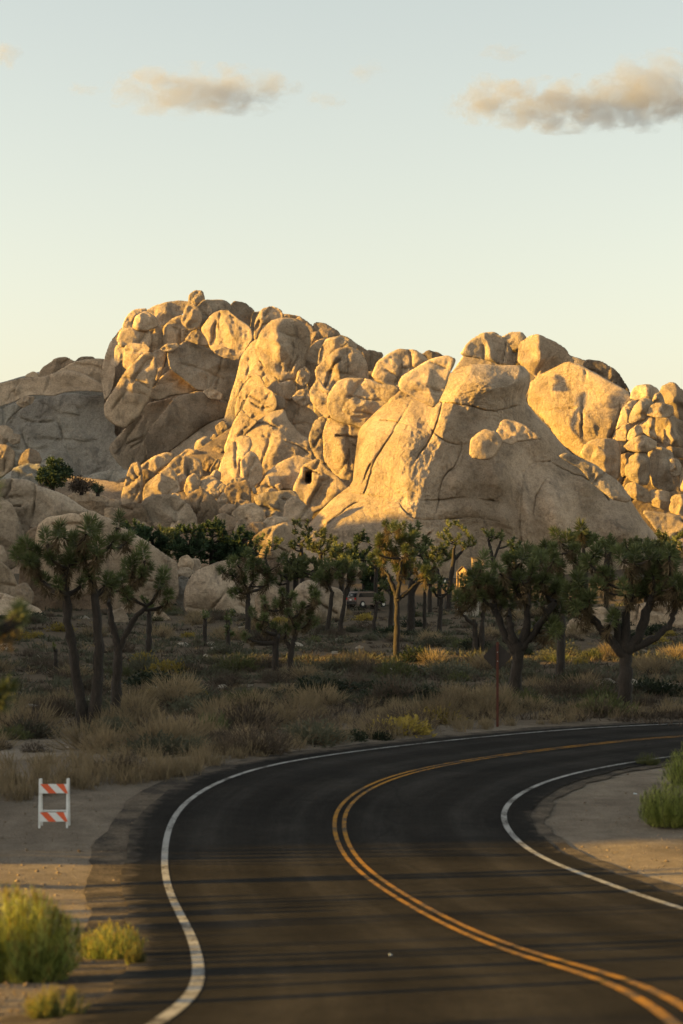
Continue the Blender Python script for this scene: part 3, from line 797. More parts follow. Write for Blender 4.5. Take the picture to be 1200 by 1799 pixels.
# --- stacked boulders at the right
f_stack = formation('boulder_stack', 'wall of stacked rounded boulders, sunlit on their left sides, at right', (1140, 890), 283)
rock('rock_mass', 'P', 300, [(1045,800),(1085,725),(1115,695),(1200,690),(1330,690),(1330,1000),(1150,960),(1080,880)], f_stack, 'rock_brown', T=.15, R=.3)
ST = [
 ([(122,880),(178,776),(258,725),(400,719),(502,736),(546,800),(551,900),(536,1105),(512,1152),(460,1150),(300,1080),(190,960)], 283, dict(T=.65, R=.6, tx=.12, nm='rock_block')),
 ([(600,1095),(605,1000),(648,918),(740,860),(802,876),(856,930),(860,1000),(836,1206),(760,1206),(680,1186),(615,1136)], 282, {}),
 ([(545,900),(620,874),(690,885),(640,980),(610,1105),(556,1130),(540,1000)], 287, dict(mat='rock_brown')),
 ([(584,803),(648,736),(770,684),(853,715),(936,760),(905,836),(830,856),(740,866),(636,846)], 282, {}),
 ([(846,870),(888,816),(962,804),(1064,846),(1106,900),(1066,1000),(1056,1080),(1116,1222),(1084,1276),(990,1276),(876,1226),(852,1100),(848,950)], 284, dict(T=.9)),
 ([(1055,1075),(1076,914),(1142,945),(1186,1010),(1176,1095),(1100,1126)], 282, {}),
 ([(584,1264),(628,1194),(700,1184),(856,1286),(856,1384),(800,1400),(700,1356),(606,1316)], 281, dict(T=.8, nm='rock_block')),
 ([(854,1386),(854,1264),(960,1274),(1066,1284),(1056,1404),(1034,1476),(960,1456),(886,1426)], 281, dict(T=.8, nm='rock_block')),
 ([(1064,1486),(1086,1336),(1130,1314),(1330,1320),(1330,1560),(1150,1530)], 280, dict(T=.8, nm='rock_block')),
 ([(1160,1255),(1176,1036),(1330,990),(1330,1310),(1186,1276)], 282, dict(T=.8, nm='rock_block')),
 ([(500,625),(526,518),(577,396),(650,325),(726,325),(694,402),(655,472),(645,546),(560,596)], 288, {}),
 ([(640,545),(646,468),(698,376),(780,296),(862,305),(896,350),(864,424),(802,506),(720,546),(666,561)], 285, {}),
 ([(494,726),(516,648),(568,586),(640,555),(706,555),(694,604),(634,664),(625,746),(540,746)], 286, {}),
 ([(615,725),(636,648),(710,580),(764,596),(780,664),(702,706),(650,746)], 284, {}),
 ([(720,584),(768,526),(850,475),(916,486),(905,562),(895,622),(936,730),(840,696),(786,654)], 285, {}),
 ([(900,560),(926,486),(1010,474),(1102,495),(1260,560),(1280,770),(1195,836),(1050,826),(956,736),(916,682)], 287, dict(T=.8)),
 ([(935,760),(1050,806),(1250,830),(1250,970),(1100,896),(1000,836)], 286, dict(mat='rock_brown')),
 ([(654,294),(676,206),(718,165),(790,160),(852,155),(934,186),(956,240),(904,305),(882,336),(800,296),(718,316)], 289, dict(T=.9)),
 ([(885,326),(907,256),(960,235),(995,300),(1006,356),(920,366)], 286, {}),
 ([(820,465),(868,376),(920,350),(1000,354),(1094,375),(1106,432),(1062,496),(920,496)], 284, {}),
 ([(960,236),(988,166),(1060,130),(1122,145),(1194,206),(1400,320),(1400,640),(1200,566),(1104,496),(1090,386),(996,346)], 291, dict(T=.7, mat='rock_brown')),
 ([(1050,1515),(1160,1524),(1400,1570),(1400,1640),(1150,1590)], 280, dict(T=.6, ty=.6)),
]
for pts, Z, kw in ST:
    nm = kw.pop('nm', 'boulder'); kw['T'] = 1.7 * kw.get('T', 1); kw.setdefault('R', .6); kw['auto'] = False; kw['grow'] = 1.5; kw['ridge'] = ((np.mean([q[0] for q in pts]) / 6 + 999, 600), (np.mean([q[0] for q in pts]) / 6 + 999, 900), .35, .30)
    rock(nm, 'G', Z, pts, f_stack, **kw)

# --- rubble slope: loose boulders, each a thing
tal = rock('talus_slope', 'P', 276, [(-200,850),(100,830),(230,850),(330,790),(420,720),(450,770),(520,850),(560,930),(580,1040),(200,1060),(-200,1060)], None, 'rock_brown', T=.12, R=.3, ty=1.1, rough=.6)
tag(tal, 'dark rocky slope under the loose boulders below the crag', 'slope', kind='structure')
SMALL = ('small loose boulder in the rubble slope below the crag', 'small boulders in the rubble slope')
def zr(y): return 243 + (960 - y) * 0.26
RB = [
 ('D', [(36,565),(72,420),(98,327),(140,309),(158,350),(169,450),(164,525),(120,560)], 'tall upright sunlit slab standing at the left of the rubble slope', dict(T=.8)),
 ('D', [(145,342),(220,286),(300,251),(345,263),(334,304),(260,355),(210,375),(156,359)], 'long tilted boulder lying above the upright slab in the rubble', {}),
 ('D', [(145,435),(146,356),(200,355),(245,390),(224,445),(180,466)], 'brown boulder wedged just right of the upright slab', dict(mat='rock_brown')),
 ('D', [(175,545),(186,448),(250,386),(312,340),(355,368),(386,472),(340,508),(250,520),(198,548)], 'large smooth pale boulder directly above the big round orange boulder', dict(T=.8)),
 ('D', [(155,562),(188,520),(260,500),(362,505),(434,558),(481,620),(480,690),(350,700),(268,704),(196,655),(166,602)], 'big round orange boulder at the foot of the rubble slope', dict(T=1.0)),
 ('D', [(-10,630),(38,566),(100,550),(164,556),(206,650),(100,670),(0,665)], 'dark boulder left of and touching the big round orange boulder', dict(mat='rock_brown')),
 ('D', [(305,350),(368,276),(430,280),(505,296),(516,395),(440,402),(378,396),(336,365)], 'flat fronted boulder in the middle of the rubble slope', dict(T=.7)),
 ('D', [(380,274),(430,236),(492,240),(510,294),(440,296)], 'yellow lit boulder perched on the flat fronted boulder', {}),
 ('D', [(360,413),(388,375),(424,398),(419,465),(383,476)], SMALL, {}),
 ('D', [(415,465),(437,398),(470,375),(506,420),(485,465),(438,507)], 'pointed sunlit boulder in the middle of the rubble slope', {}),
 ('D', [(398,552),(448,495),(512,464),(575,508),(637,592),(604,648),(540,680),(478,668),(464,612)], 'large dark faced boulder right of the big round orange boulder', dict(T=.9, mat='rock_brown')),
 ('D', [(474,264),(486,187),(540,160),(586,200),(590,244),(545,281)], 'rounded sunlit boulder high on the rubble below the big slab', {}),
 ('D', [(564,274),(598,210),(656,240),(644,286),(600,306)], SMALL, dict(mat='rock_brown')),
 ('D', [(600,102),(640,70),(675,110),(664,156),(616,146)], 'top boulder of the rubble chute beside the sunlit tower', {}),
 ('D', [(626,72),(660,46),(694,58),(684,94)], SMALL, {}),
 ('D', [(571,172),(590,146),(614,165),(602,194)], SMALL, {}),
 ('D', [(601,197),(620,171),(649,185),(637,214)], SMALL, {}),
 ('D', [(616,223),(640,191),(664,210),(659,240)], SMALL, {}),
 ('D', [(514,334),(545,275),(585,298),(595,334),(550,356)], SMALL, dict(mat='rock_brown')),
 ('D', [(565,354),(600,296),(645,280),(624,334),(600,370)], SMALL, {}),
 ('D', [(565,394),(590,360),(620,368),(619,410),(578,415)], SMALL, {}),
 ('D', [(500,425),(560,385),(636,430),(624,470),(540,475)], 'flat shaded slab in the rubble left of the leaf shaped slab', dict(ty=.6)),
 ('D', [(650,565),(656,458),(700,435),(784,415),(796,500),(796,550),(720,570)], 'square brown block in the rubble beside the leaf shaped slab', dict(T=.7, mat='rock_brown')),
 ('D', [(665,445),(700,405),(764,405),(785,442),(740,476)], SMALL, {}),
 ('D', [(605,473),(630,435),(660,453),(655,495),(616,496)], SMALL, {}),
 ('D', [(600,545),(640,485),(660,520),(644,568)], SMALL, {}),
 ('D', [(545,483),(580,460),(615,478),(609,516),(568,506)], SMALL, {}),
 ('D', [(700,574),(730,530),(794,540),(811,562),(760,592)], SMALL, dict(mat='rock_brown')),
 ('D', [(694,604),(738,565),(824,555),(876,598),(891,658),(820,673),(736,657)], 'wide shaded boulder at the right foot of the rubble slope', {}),
 ('D', [(619,592),(660,555),(706,562),(716,625),(670,648)], SMALL, dict(mat='rock_brown')),
 ('D', [(578,645),(630,609),(706,637),(716,690),(650,710),(590,690)], SMALL, dict(mat='rock_brown')),
 ('D', [(694,745),(727,655),(764,645),(776,692),(720,758)], 'narrow leaning rock with a sunlit tip at the rubble foot', {}),
 ('D', [(764,704),(808,664),(884,664),(896,725),(830,750)], SMALL, dict(mat='rock_brown')),
 ('D', [(824,512),(880,490),(1054,474),(1081,520),(1036,595),(1004,650),(900,650),(854,584)], 'broad sunlit block left of the golden cave rock', dict(T=.7)),
 ('D', [(994,645),(1058,525),(1124,565),(1156,612),(1104,690),(1046,700)], 'golden boulder wedged under the cave rock', {}),
 ('D', [(874,664),(918,630),(1016,635),(1006,678),(930,698),(884,710)], SMALL, {}),
 ('D', [(785,800),(808,755),(900,694),(1002,664),(1056,688),(1071,770),(1010,850),(900,870),(800,860)], 'bright golden boulder standing behind the open branched joshua tree', dict(T=.9)),
 ('E', [(-70,1130),(0,1092),(84,1176),(116,1214),(60,1330),(0,1390),(-90,1330)], 'golden boulder at the left foot of the dome', dict(T=.8)),
 ('H', [(425,184),(470,161),(560,171),(642,181),(687,207),(640,224),(540,221),(468,215)], 'thin flat lit slab balanced on a dark rock', dict(T=1.0)),
 ('H', [(476,215),(560,216),(645,222),(660,300),(560,280)], 'dark rock under the thin flat lit slab', dict(mat='rock_brown')),
 ('H', [(640,237),(690,204),(750,218),(746,271),(680,271)], 'pinkish boulder right of the thin flat lit slab', {}),
 ('H', [(654,330),(656,258),(745,266),(716,340)], SMALL, {}),
 ('A', [(-70,725),(-70,615),(30,595),(86,623),(65,686),(0,738)], 'reddish boulder at the left edge under the broad slab', {}),
 ('A', [(65,694),(88,655),(135,662),(130,706),(90,716)], SMALL, {}),
 ('A', [(-90,760),(0,730),(62,740),(96,790),(86,886),(20,950),(-90,950)], 'large rounded boulder at the left picture edge below the broad slab', {}),
 ('A', [(134,875),(146,797),(200,760),(258,775),(287,830),(265,878),(190,893)], 'brown rounded boulder left of the dark juniper', dict(mat='rock_brown')),
 ('A', [(88,968),(96,900),(170,869),(284,864),(317,920),(250,990),(116,995)], 'pale wide boulder just left of the dark juniper foot', dict(mat='rock_pale')),
 ('A', [(134,1010),(168,954),(232,934),(266,1005),(200,1050)], SMALL, dict(mat='rock_pale')),
 ('A', [(74,803),(88,764),(144,787),(156,842),(132,878),(86,866)], SMALL, dict(mat='rock_pale')),
]
RUB = []
for reg, pts, lab, kw in RB:
    ox, oy, sc = REG[reg]
    yy = np.mean([q[1] for q in pts]) / sc + oy
    o = rock('boulder', reg, zr(yy), pts, None, **kw)
    if isinstance(lab, tuple):
        tag(o, lab[0], 'boulder', lab[1])
        RUB.append((o, np.mean([q[0] for q in pts]) / sc + ox, yy, 'small boulder' if kw.get('mat') != 'rock_brown' else 'small brown boulder'))
    else: tag(o, lab, 'boulder', 'loose boulders of the rubble slope')
# filler pebbles between them
for k in range(110):
    x = rng.uniform(215, 520); y = rng.uniform(800, 965)
    if y < 1040 - x * 0.62 + 20: continue
    r = rng.uniform(3.5, 8)
    an = np.sort(rng.uniform(0, 6.28, 7)); rr = r * rng.uniform(.75, 1.15, 7)
    o = rock('boulder', 'P', zr(y) + 3.0, np.stack([x + rr * np.cos(an), y + .8 * rr * np.sin(an)], 1), None, ('rock', 'rock_brown')[k % 2], res=1.7)
    tag(o, SMALL[0], 'boulder', SMALL[1])
    RUB.append((o, x, y, 'tiny loose stone' if r < 5.5 else 'loose rubble stone'))
MK = [(230, 850, 'upright slab'), (287, 840, 'large smooth pale boulder'), (294, 905, 'big round orange boulder'), (320, 820, 'flat fronted boulder'), (340, 850, 'pointed sunlit boulder'),
      (357, 890, 'large dark faced boulder'), (416, 868, 'square brown block'), (438, 902, 'wide shaded boulder'), (490, 885, 'broad sunlit block'), (430, 820, 'leaf shaped slab'),
      (480, 945, 'bright golden boulder'), (360, 785, 'rounded boulder high on the rubble'), (93, 833, 'dark juniper'), (180, 875, 'thin flat lit slab'), (530, 910, 'cave rock')]
single_out(RUB, MK, 'below', 'above')

# --- near outcrop at left and single boulders on the flat
f_out = formation('granite_outcrop', 'dark shaded granite outcrop of big smooth boulders behind the left joshua trees', (120, 1080), 196)
OC = [
 ([(-500,160),(-150,130),(0,95),(60,85),(180,95),(280,130),(400,180),(500,240),(566,272),(500,310),(300,330),(240,380),(150,450),(118,410),(88,305),(20,205),(-150,215),(-500,300)], 199, dict(T=.9, cracks=[[(0,880),(30,872)]])),
 ([(-500,260),(-150,190),(0,188),(62,238),(113,350),(139,462),(104,610),(0,660),(-150,670),(-500,700)], 196, dict(T=.8)),
 ([(232,470),(240,366),(300,314),(450,299),(536,328),(606,420),(640,560),(620,700),(540,800),(300,800),(230,640)], 193, dict(T=.9)),
 ([(150,470),(176,398),(244,370),(250,490),(170,500)], 195, dict(T=.8, mat='rock_brown')),
 ([(495,305),(580,280),(702,335),(853,436),(1003,536),(1085,586),(1100,680),(1086,830),(980,930),(700,920),(600,700),(526,335)], 190, dict(T=.8, tx=.1)),
 ([(-400,480),(-150,480),(0,486),(34,538),(39,584),(0,616),(-150,610),(-400,620)], 193, dict(mat='rock')),
 ([(-400,590),(-150,580),(0,585),(63,648),(109,740),(104,810),(0,850),(-150,850),(-400,850)], 189, dict(mat='rock', cracks=[[(10,1000),(20,1030),(22,1050)]])),
 ([(-400,800),(-150,795),(0,785),(122,825),(250,885),(270,960),(0,960),(-400,960)], 184, dict(mat='rock', ty=.6)),
 ([(100,742),(160,725),(206,790),(190,860),(105,840)], 187, dict(mat='rock_brown')),
 ([(130,600),(320,560),(600,620),(720,800),(700,980),(200,980),(110,850)], 204, dict(mat='rock_brown', T=.4)),
]
for pts, Z, kw in OC:
    rock('boulder', 'H', Z, pts, f_out, **kw)
SB = [
 ('H', 176, [(694,905),(760,874),(790,950),(764,1020),(694,1020)], 'pale boulder seen between the left joshua tree trunks', {}),
 ('H', 178, [(934,965),(980,884),(1034,928),(1071,985),(1024,1025),(944,1020)], 'pale boulder on the flat beside a thin dark trunk', {}),
 ('H', 192, [(1084,722),(1120,685),(1170,698),(1156,850),(1134,900),(1094,820)], 'narrow pale boulder wedged between outcrop and big smooth boulder', dict(mat='rock_pale')),
 ('I', 200, [(54,354),(68,305),(110,290),(145,330),(134,378),(88,390)], 'round pale stone perched between the two big boulders', {}),
 ('I', 202, [(126,384),(138,315),(182,314),(195,357),(162,395)], 'rounded stone tucked right of the perched round stone', {}),
 ('I', 197, [(42,410),(58,376),(112,370),(146,397),(112,425)], 'small lit stone under the perched round stone', {}),
 ('I', 188, [(104,640),(99,500),(136,427),(200,374),(300,334),(432,314),(526,376),(646,446),(748,552),(740,740),(480,780),(350,720),(190,700)], 'big smooth shaded boulder behind the thin joshua tree', dict(T=.8, lumps=[(360,1040,30,30,.9)])),
 ('I', 186, [(784,566),(848,484),(920,454),(1002,474),(1104,514),(1150,600),(1120,800),(950,800),(846,730)], 'shaded rounded boulder behind the forked joshua trees', {}),
 ('I', 176, [(560,560),(620,520),(700,560),(720,680),(640,720),(570,680)], 'low shaded boulder right of the thin joshua tree', dict(mat='rock_brown')),
 ('J', 150, [(269,970),(264,848),(296,784),(402,774),(486,848),(491,945),(424,985),(340,1000)], 'pale rounded boulder left of the right joshua tree trunk', {}),
 ('J', 158, [(444,765),(454,694),(562,684),(606,760),(566,840),(478,810)], 'brownish boulder behind the right joshua tree left limb', {}),
 ('J', 156, [(744,840),(762,674),(860,652),(1002,632),(1110,632),(1116,800),(1010,910),(900,940),(814,860)], 'large pale boulder behind the right joshua tree limbs', {}),
 ('J', 150, [(720,930),(756,844),(834,834),(856,905),(800,975)], 'small pale boulder at the fork of the right joshua tree', {}),
 ('J', 158, [(1100,880),(1112,700),(1160,660),(1400,650),(1400,900),(1200,900)], 'pale boulder cut by the right picture edge', {}),
 ('J', 200, [(1080,430),(1095,300),(1200,265),(1400,260),(1400,480),(1150,470)], 'smooth boulder above the right picture edge joshua tree', {}),
 ('J', 89, [(322,1300),(400,1264),(466,1308),(478,1380),(420,1420),(350,1370)], 'first low pale rock left of the right joshua tree trunk', dict(mat='rock_pale')),
 ('J', 88, [(452,1305),(520,1269),(602,1264),(676,1308),(690,1420),(560,1430),(470,1390)], 'wider low pale rock touching the right joshua tree trunk', dict(mat='rock_pale')),
 ('J', 90, [(670,1310),(780,1269),(884,1296),(910,1345),(870,1390),(690,1400)], 'low pale rock just right of the right joshua tree trunk', dict(mat='rock_pale')),
 ('J', 88, [(940,1370),(1000,1304),(1200,1304),(1400,1315),(1400,1430),(1040,1440)], 'long low pale rock shelf at the right edge', dict(mat='rock_pale')),
 ('P', 180, [(806,1062),(815,1045),(826,1042),(840,1058),(838,1085),(820,1088)], 'pale boulder behind the small double trunk joshua tree', dict(mat='rock_pale')),
]
for reg, Z, pts, lab, kw in SB:
    tag(rock('boulder', reg, Z, pts, None, **kw), lab, 'boulder', 'single boulders on the desert flat')
# pale sand flats and stones scattered on the plain
STN = []
for k in range(46):
    x = rng.uniform(0, 1200); y = rng.uniform(1085, 1260)
    g_ = gpt(x, y)
    r = rng.uniform(3, 8) * (0.6 + (y - 1085) / 220)
    an = np.sort(rng.uniform(0, 6.28, 7)); rr = r * rng.uniform(.75, 1.15, 7)
    o = rock('stone', 'P', g_[1], np.stack([x + 1.7 * rr * np.cos(an), y - 1 + .7 * rr * np.sin(an)], 1), None, 'rock_pale', res=1.7)
    tag(o, 'small pale stone half buried in the desert flat', 'stone', 'stones scattered on the desert flat')
    STN.append((o, x, y, 'small pale stone'))

# --- ridge beyond the left edge of the picture: unseen, its crest shaped to keep the flat in shade
CY = np.array([-40, 19.5, 23.5, 27.5, 61.5, 88.5, 93.5, 95.5, 101.5, 103.5, 121.5, 161.5, 185.5, 192.5, 216.5, 233.5, 238.5, 242.5, 247.5, 251.5, 273.5, 279.5, 287.5, 299.5, 319.5, 351.5, 431.5])
CZ = np.array([6, 7, 24, 43, 44, 43, 40, 33, 33, 41, 46, 50, 50, 41, 40, 39, 42, 50, 50, 44, 46, 50, 60, 70, 78, 82, 76])
yy = np.arange(-40, 421, 1.0); uu = np.linspace(-1, 1, 41)
YY, UU = np.meshgrid(yy, uu, indexing='ij')
crest = np.interp(YY, CY, CZ)
hh = crest * np.clip(1 - np.abs(UU) ** 1.5, 0, 1)
XX = -150 + UU * 45
nz_ = fbm(np.stack([XX.ravel() * .12, YY.ravel() * .12, 0 * XX.ravel()], 1), 4, 55).reshape(XX.shape)
hh = hh + 1.2 * nz_ * np.clip(np.abs(UU) * 3, 0, 1) - 1
a, b_ = XX.shape
idx = np.arange(a * b_).reshape(a, b_)
Q = np.stack([idx[:-1, :-1], idx[:-1, 1:], idx[1:, 1:], idx[1:, :-1]], -1).reshape(-1, 4)
rd = link('hill', mesh('hill', np.stack([XX.ravel(), YY.ravel(), hh.ravel()], 1), Q[:, ::-1]), M['rock'])
tag(rd, 'unseen rocky ridge, crest shaped to shade the flat, beyond the left edge of the picture', 'hill', kind='structure')

# ---------------------------------------------------------------- plants
def tubes(paths, sides=7, closed_tip=True):
    """paths: list of (pts (n,3), radii (n)) -> verts, quads"""
    Vs, Qs, off = [], [], 0
    for pts, rad in paths:
        pts = np.asarray(pts, float); rad = np.asarray(rad, float)
        n = len(pts)
        t = np.gradient(pts, axis=0); t /= np.linalg.norm(t, axis=1)[:, None] + 1e-9
        up = np.array([0.13, 1.0, 0.07])
        a = np.cross(t, up); a /= np.linalg.norm(a, axis=1)[:, None] + 1e-9
        b_ = np.cross(t, a)
        th = np.arange(sides) * 2 * math.pi / sides
        ring = pts[:, None] + rad[:, None, None] * (np.cos(th)[None, :, None] * a[:, None] + np.sin(th)[None, :, None] * b_[:, None])
        Vs.append(ring.reshape(-1, 3))
        I = off + np.arange(n * sides).reshape(n, sides)
        J = np.roll(I, -1, 1)
        Qs.append(np.stack([I[:-1], J[:-1], J[1:], I[1:]], -1).reshape(-1, 4))
        off += n * sides
    return np.vstack(Vs), np.vstack(Qs)

def blades(base, dirs, length, width, droop=0.0, r=None):
    """flat pointed leaves: two triangles folded along the midrib"""
    r = r or rng
    n = len(base)
    side = np.cross(dirs, r.normal(size=(n, 3))); side /= np.linalg.norm(side, axis=1)[:, None] + 1e-9
    L = length[:, None]; W_ = width[:, None]
    midp = base + dirs * L * 0.45
    tip = base + dirs * L + np.array([0, 0, -1.0]) * droop * L
    V = np.stack([base - side * W_ * .35, base + side * W_ * .35, midp + side * W_ * .5, tip, midp - side * W_ * .5], 1).reshape(-1, 3)
    k = np.arange(n)[:, None] * 5
    T = np.concatenate([k + [0, 1, 2], k + [0, 2, 4], k + [4, 2, 3]], 0)
    return V, T

def unit(v): return v / (np.linalg.norm(v, axis=-1, keepdims=True) + 1e-9)

def head_mesh(name, seed, nb=150, L=.55, leaf=.27, far=False):
    """a joshua tree branch end: club of green dagger leaves over a collar of dead ones; base at origin, axis +Z"""
    r = np.random.default_rng(seed)
    ng = nb; nd = int(nb * .55)
    t = r.uniform(.30, 1, ng) ** .8
    th = r.uniform(0, 6.283, ng)
    el = np.interp(t, [.3, .6, .85, 1], [-.15, .3, .75, 1.25]) + r.normal(0, .22, ng)
    d = np.stack([np.cos(th) * np.cos(el), np.sin(th) * np.cos(el), np.sin(el)], 1)
    base = np.stack([.05 * np.cos(th), .05 * np.sin(th), t * L], 1)
    V1, T1 = blades(base, d, leaf * r.uniform(.8, 1.15, ng), np.full(ng, .026 if not far else .05), .05, r)
    t = r.uniform(-.35, .45, nd); th = r.uniform(0, 6.283, nd); el = r.uniform(-1.35, -.25, nd)
    d = np.stack([np.cos(th) * np.cos(el), np.sin(th) * np.cos(el), np.sin(el)], 1)
    base = np.stack([.05 * np.cos(th), .05 * np.sin(th), t * L], 1)
    V2, T2 = blades(base, d, leaf * r.uniform(.6, 1.0, nd), np.full(nd, .024 if not far else .045), .1, r)
    me = mesh(name, np.vstack([V1, V2]), np.vstack([T1, T2 + len(V1)]), False, np.r_[np.zeros(len(T1)), np.ones(len(T2))])
    me.materials.append(M['yucca']); me.materials.append(M['yucca_dead'])
    return me
HEADS = [head_mesh('leaf_head', 100 + i, 170, L=l, leaf=lf) for i, (l, lf) in enumerate([(.5, .27), (.62, .30), (.42, .25), (.75, .28)])]

def connect(trunks, heads, Z, tree_r, seed, depth):
    """grow limbs from the trunk polylines to every head position; returns tube paths and head frames"""
    r = np.random.default_rng(seed)
    nodes, paths, frames = [], [], []
    for tr in trunks:
        pts = []
        for (x, y, rad) in tr:
            q = at(x, y, Z); q[1] += r.normal(0, .05)
            pts.append(np.r_[q, rad])
        pts = np.array(pts)
        # densify
        m_ = max(6, len(pts) * 4)
        s = np.linspace(0, len(pts) - 1, m_)
        D = np.stack([np.interp(s, np.arange(len(pts)), pts[:, k]) for k in range(4)], 1)
        D[1:-1, :3] += r.normal(0, .02, (m_ - 2, 3))
        paths.append((D[:, :3], D[:, 3] * (1 + .06 * r.normal(size=m_))))
        for q in D[int(m_ * .45):]: nodes.append(q)
    H3 = []
    for (x, y) in heads:
        q = at(x, y, Z); q[1] += r.normal(0, depth)
        H3.append(q)
    H3 = np.array(H3)
    top0 = np.mean([p[0][-1] for p in paths], 0)
    order = np.argsort(np.linalg.norm(H3 - top0, axis=1))
    for i in order:
        tgt = H3[i].copy()
        nd = np.array(nodes)
        dv = tgt - nd[:, :3]
        dist = np.linalg.norm(dv, axis=1)
        pen = dist + 1.2 * np.clip(-dv[:, 2] + .25, 0, None)
        k = pen.argmin()
        st = nd[k, :3]; r0 = min(nd[k, 3] * .8, .13)
        ln = dist[k]
        mid1 = st + (tgt - st) * .45 + np.array([r.normal(0, .1), r.normal(0, .1), -.12]) * ln
        mid2 = st + (tgt - st) * .8 + np.array([r.normal(0, .06), r.normal(0, .06), -.10]) * ln
        P_ = np.array([st, mid1, mid2, tgt])
        s = np.linspace(0, 1, 8)[:, None]
        Bz = (1-s)**3*P_[0] + 3*(1-s)**2*s*P_[1] + 3*(1-s)*s*s*P_[2] + s**3*P_[3]
        rad = np.linspace(r0, max(.05, r0 * .55), 8)
        paths.append((Bz, rad))
        for q, ra in zip(Bz[3:], rad[3:]): nodes.append(np.r_[q, ra])
        ax = unit(Bz[-1] - Bz[-3] + np.array([0, 0, .6 * np.linalg.norm(Bz[-1] - Bz[-3])]))
        frames.append((tgt, ax))
    return paths, frames

def joshua_near(name, label, trunks, heads, base, seed, size=1.0, depth=.6, extra=.55, group='joshua trees on the desert flat'):
    x, y = base
    g_ = gpt(x, y)
    Z = g_[1]
    r = np.random.default_rng(seed)
    hs = list(heads)
    for (hx, hy) in heads:
        for _k in range(int(extra) + (r.random() < extra % 1)):
            hs.append((hx + r.normal(0, 11), hy + r.normal(0, 8)))
    paths, frames = connect(trunks, hs, Z, 0, seed, depth)
    root = empty(name, tuple(g_))
    tag(root, label, 'joshua tree', group)
    V, Q = tubes(paths, 8)
    V = V + 0.035 * np.stack([vnoise(V * 9, 1), vnoise(V * 9, 2), vnoise(V * 9, 3)], 1)
    tr = link('trunk', mesh('trunk', V - g_, Q), M['bark'], root)
    for i, (p_, ax) in enumerate(frames):
        h = link('leaf_head', HEADS[i % len(HEADS)], None, root)
        q = Vector(ax).to_track_quat('Z', 'X')
        h.rotation_euler = (q @ Matrix.Rotation(r.uniform(0, 6.28), 3, 'Z').to_quaternion()).to_euler()
        sc_ = 1.0 * size * r.uniform(.85, 1.2)
        h.scale = (sc_, sc_, sc_)
        h.location = Vector(p_ - g_ - ax * .25 * sc_)
    return root

def zz(pts, s, ox, oy): return [(x / s + ox, y / s + oy) for x, y in pts]
joshua_near('joshua_tree', 'dark joshua tree with two trunks in a V at left', [
   [(149,1288,.22),(140,1220,.19),(129,1150,.17),(119,1095,.16),(116,1050,.14),(113,1015,.10)],
   [(161,1288,.22),(171,1200,.18),(174,1130,.17),(168,1065,.15),(162,1015,.10)]],
   [(49,965),(63,992),(72,1019),(85,957),(109,941),(120,995),(139,1029),(157,939),(128,952),(171,981),(152,981),(208,928),(195,960),(184,1029),(160,1013),(96,985),(140,965),(215,950),(45,985),(108,1030)], (155, 1286), 11, 1.1, extra=.6)
joshua_near('joshua_tree', 'single trunk joshua tree with an arm reaching right, beside the V trunks', [
   [(202,1262,.20),(205,1190,.18),(209,1140,.17),(198,1100,.12),(190,1060,.09)],
   [(209,1140,.12),(235,1088,.10),(262,1062,.08)]],
   [(221,1000),(237,995),(240,1021),(229,1045),(280,1035),(296,1050),(219,1020),(250,1010),(188,1040)], (203, 1262), 12, 1.0)
joshua_near('joshua_tree', 'thick trunked bushy joshua tree nearest the right edge', [
   [(1098,1248,.31),(1098,1200,.28),(1100,1155,.26),(1099,1130,.20),(1100,1075,.15)],
   [(1100,1155,.2),(1062,1112,.16),(1040,1085,.13)], [(1100,1150,.18),(1086,1125,.15),(1083,1070,.12)],
   [(1102,1145,.22),(1122,1118,.19),(1140,1065,.17),(1150,1040,.12)], [(1110,1140,.2),(1152,1120,.14),(1180,1096,.12),(1188,1060,.10)]],
   [(1040,994),(1048,976),(1079,970),(1061,1007),(1092,985),(1118,987),(1135,981),(1157,983),(1174,985),(1107,1017),(1131,1017),(1148,1015),(1170,1011),(1189,1028),(1096,1046),(1113,1046),(1135,1043),(1157,1037),(1174,1045),(1196,1050),(1053,1033),(1070,1024),(1031,1054),(1016,1033),(1005,1050),(1011,1072),(1027,1070),(1068,1098),(1215,1040)], (1098, 1247), 13, 1.25)
joshua_near('joshua_tree', 'broad bushy joshua tree behind the diamond road sign', [
   [(905,1238,.27),(906,1180,.24),(911,1143,.22),(898,1118,.17),(894,1085,.13)],
   [(908,1150,.18),(885,1112,.15),(868,1066,.12)], [(912,1143,.2),(925,1105,.16),(926,1065,.13)], [(914,1140,.18),(942,1108,.14),(975,1058,.11)]],
   [(848,1052),(870,1047),(838,1031),(852,1017),(844,1002),(875,1008),(895,994),(914,990),(936,994),(951,984),(914,1019),(891,1027),(930,1015),(953,1019),(907,1039),(932,1035),(957,1035),(977,1035),(949,1064),(975,1060),(883,1064),(985,1076),(947,1108),(966,1104),(862,1030)], (905, 1237), 14, 1.2)
joshua_near('joshua_tree', 'slim dark joshua tree standing between the two bushy ones', [
   [(983,1190,.22),(986,1120,.19),(989,1060,.16),(986,1010,.12)]],
   [(985,950),(1000,960),(970,965),(1010,985),(960,985),(985,1000),(1005,965),(975,990),(985,1030),(1012,1010),(1022,950),(962,1015)], (984, 1189), 15, 1.25)
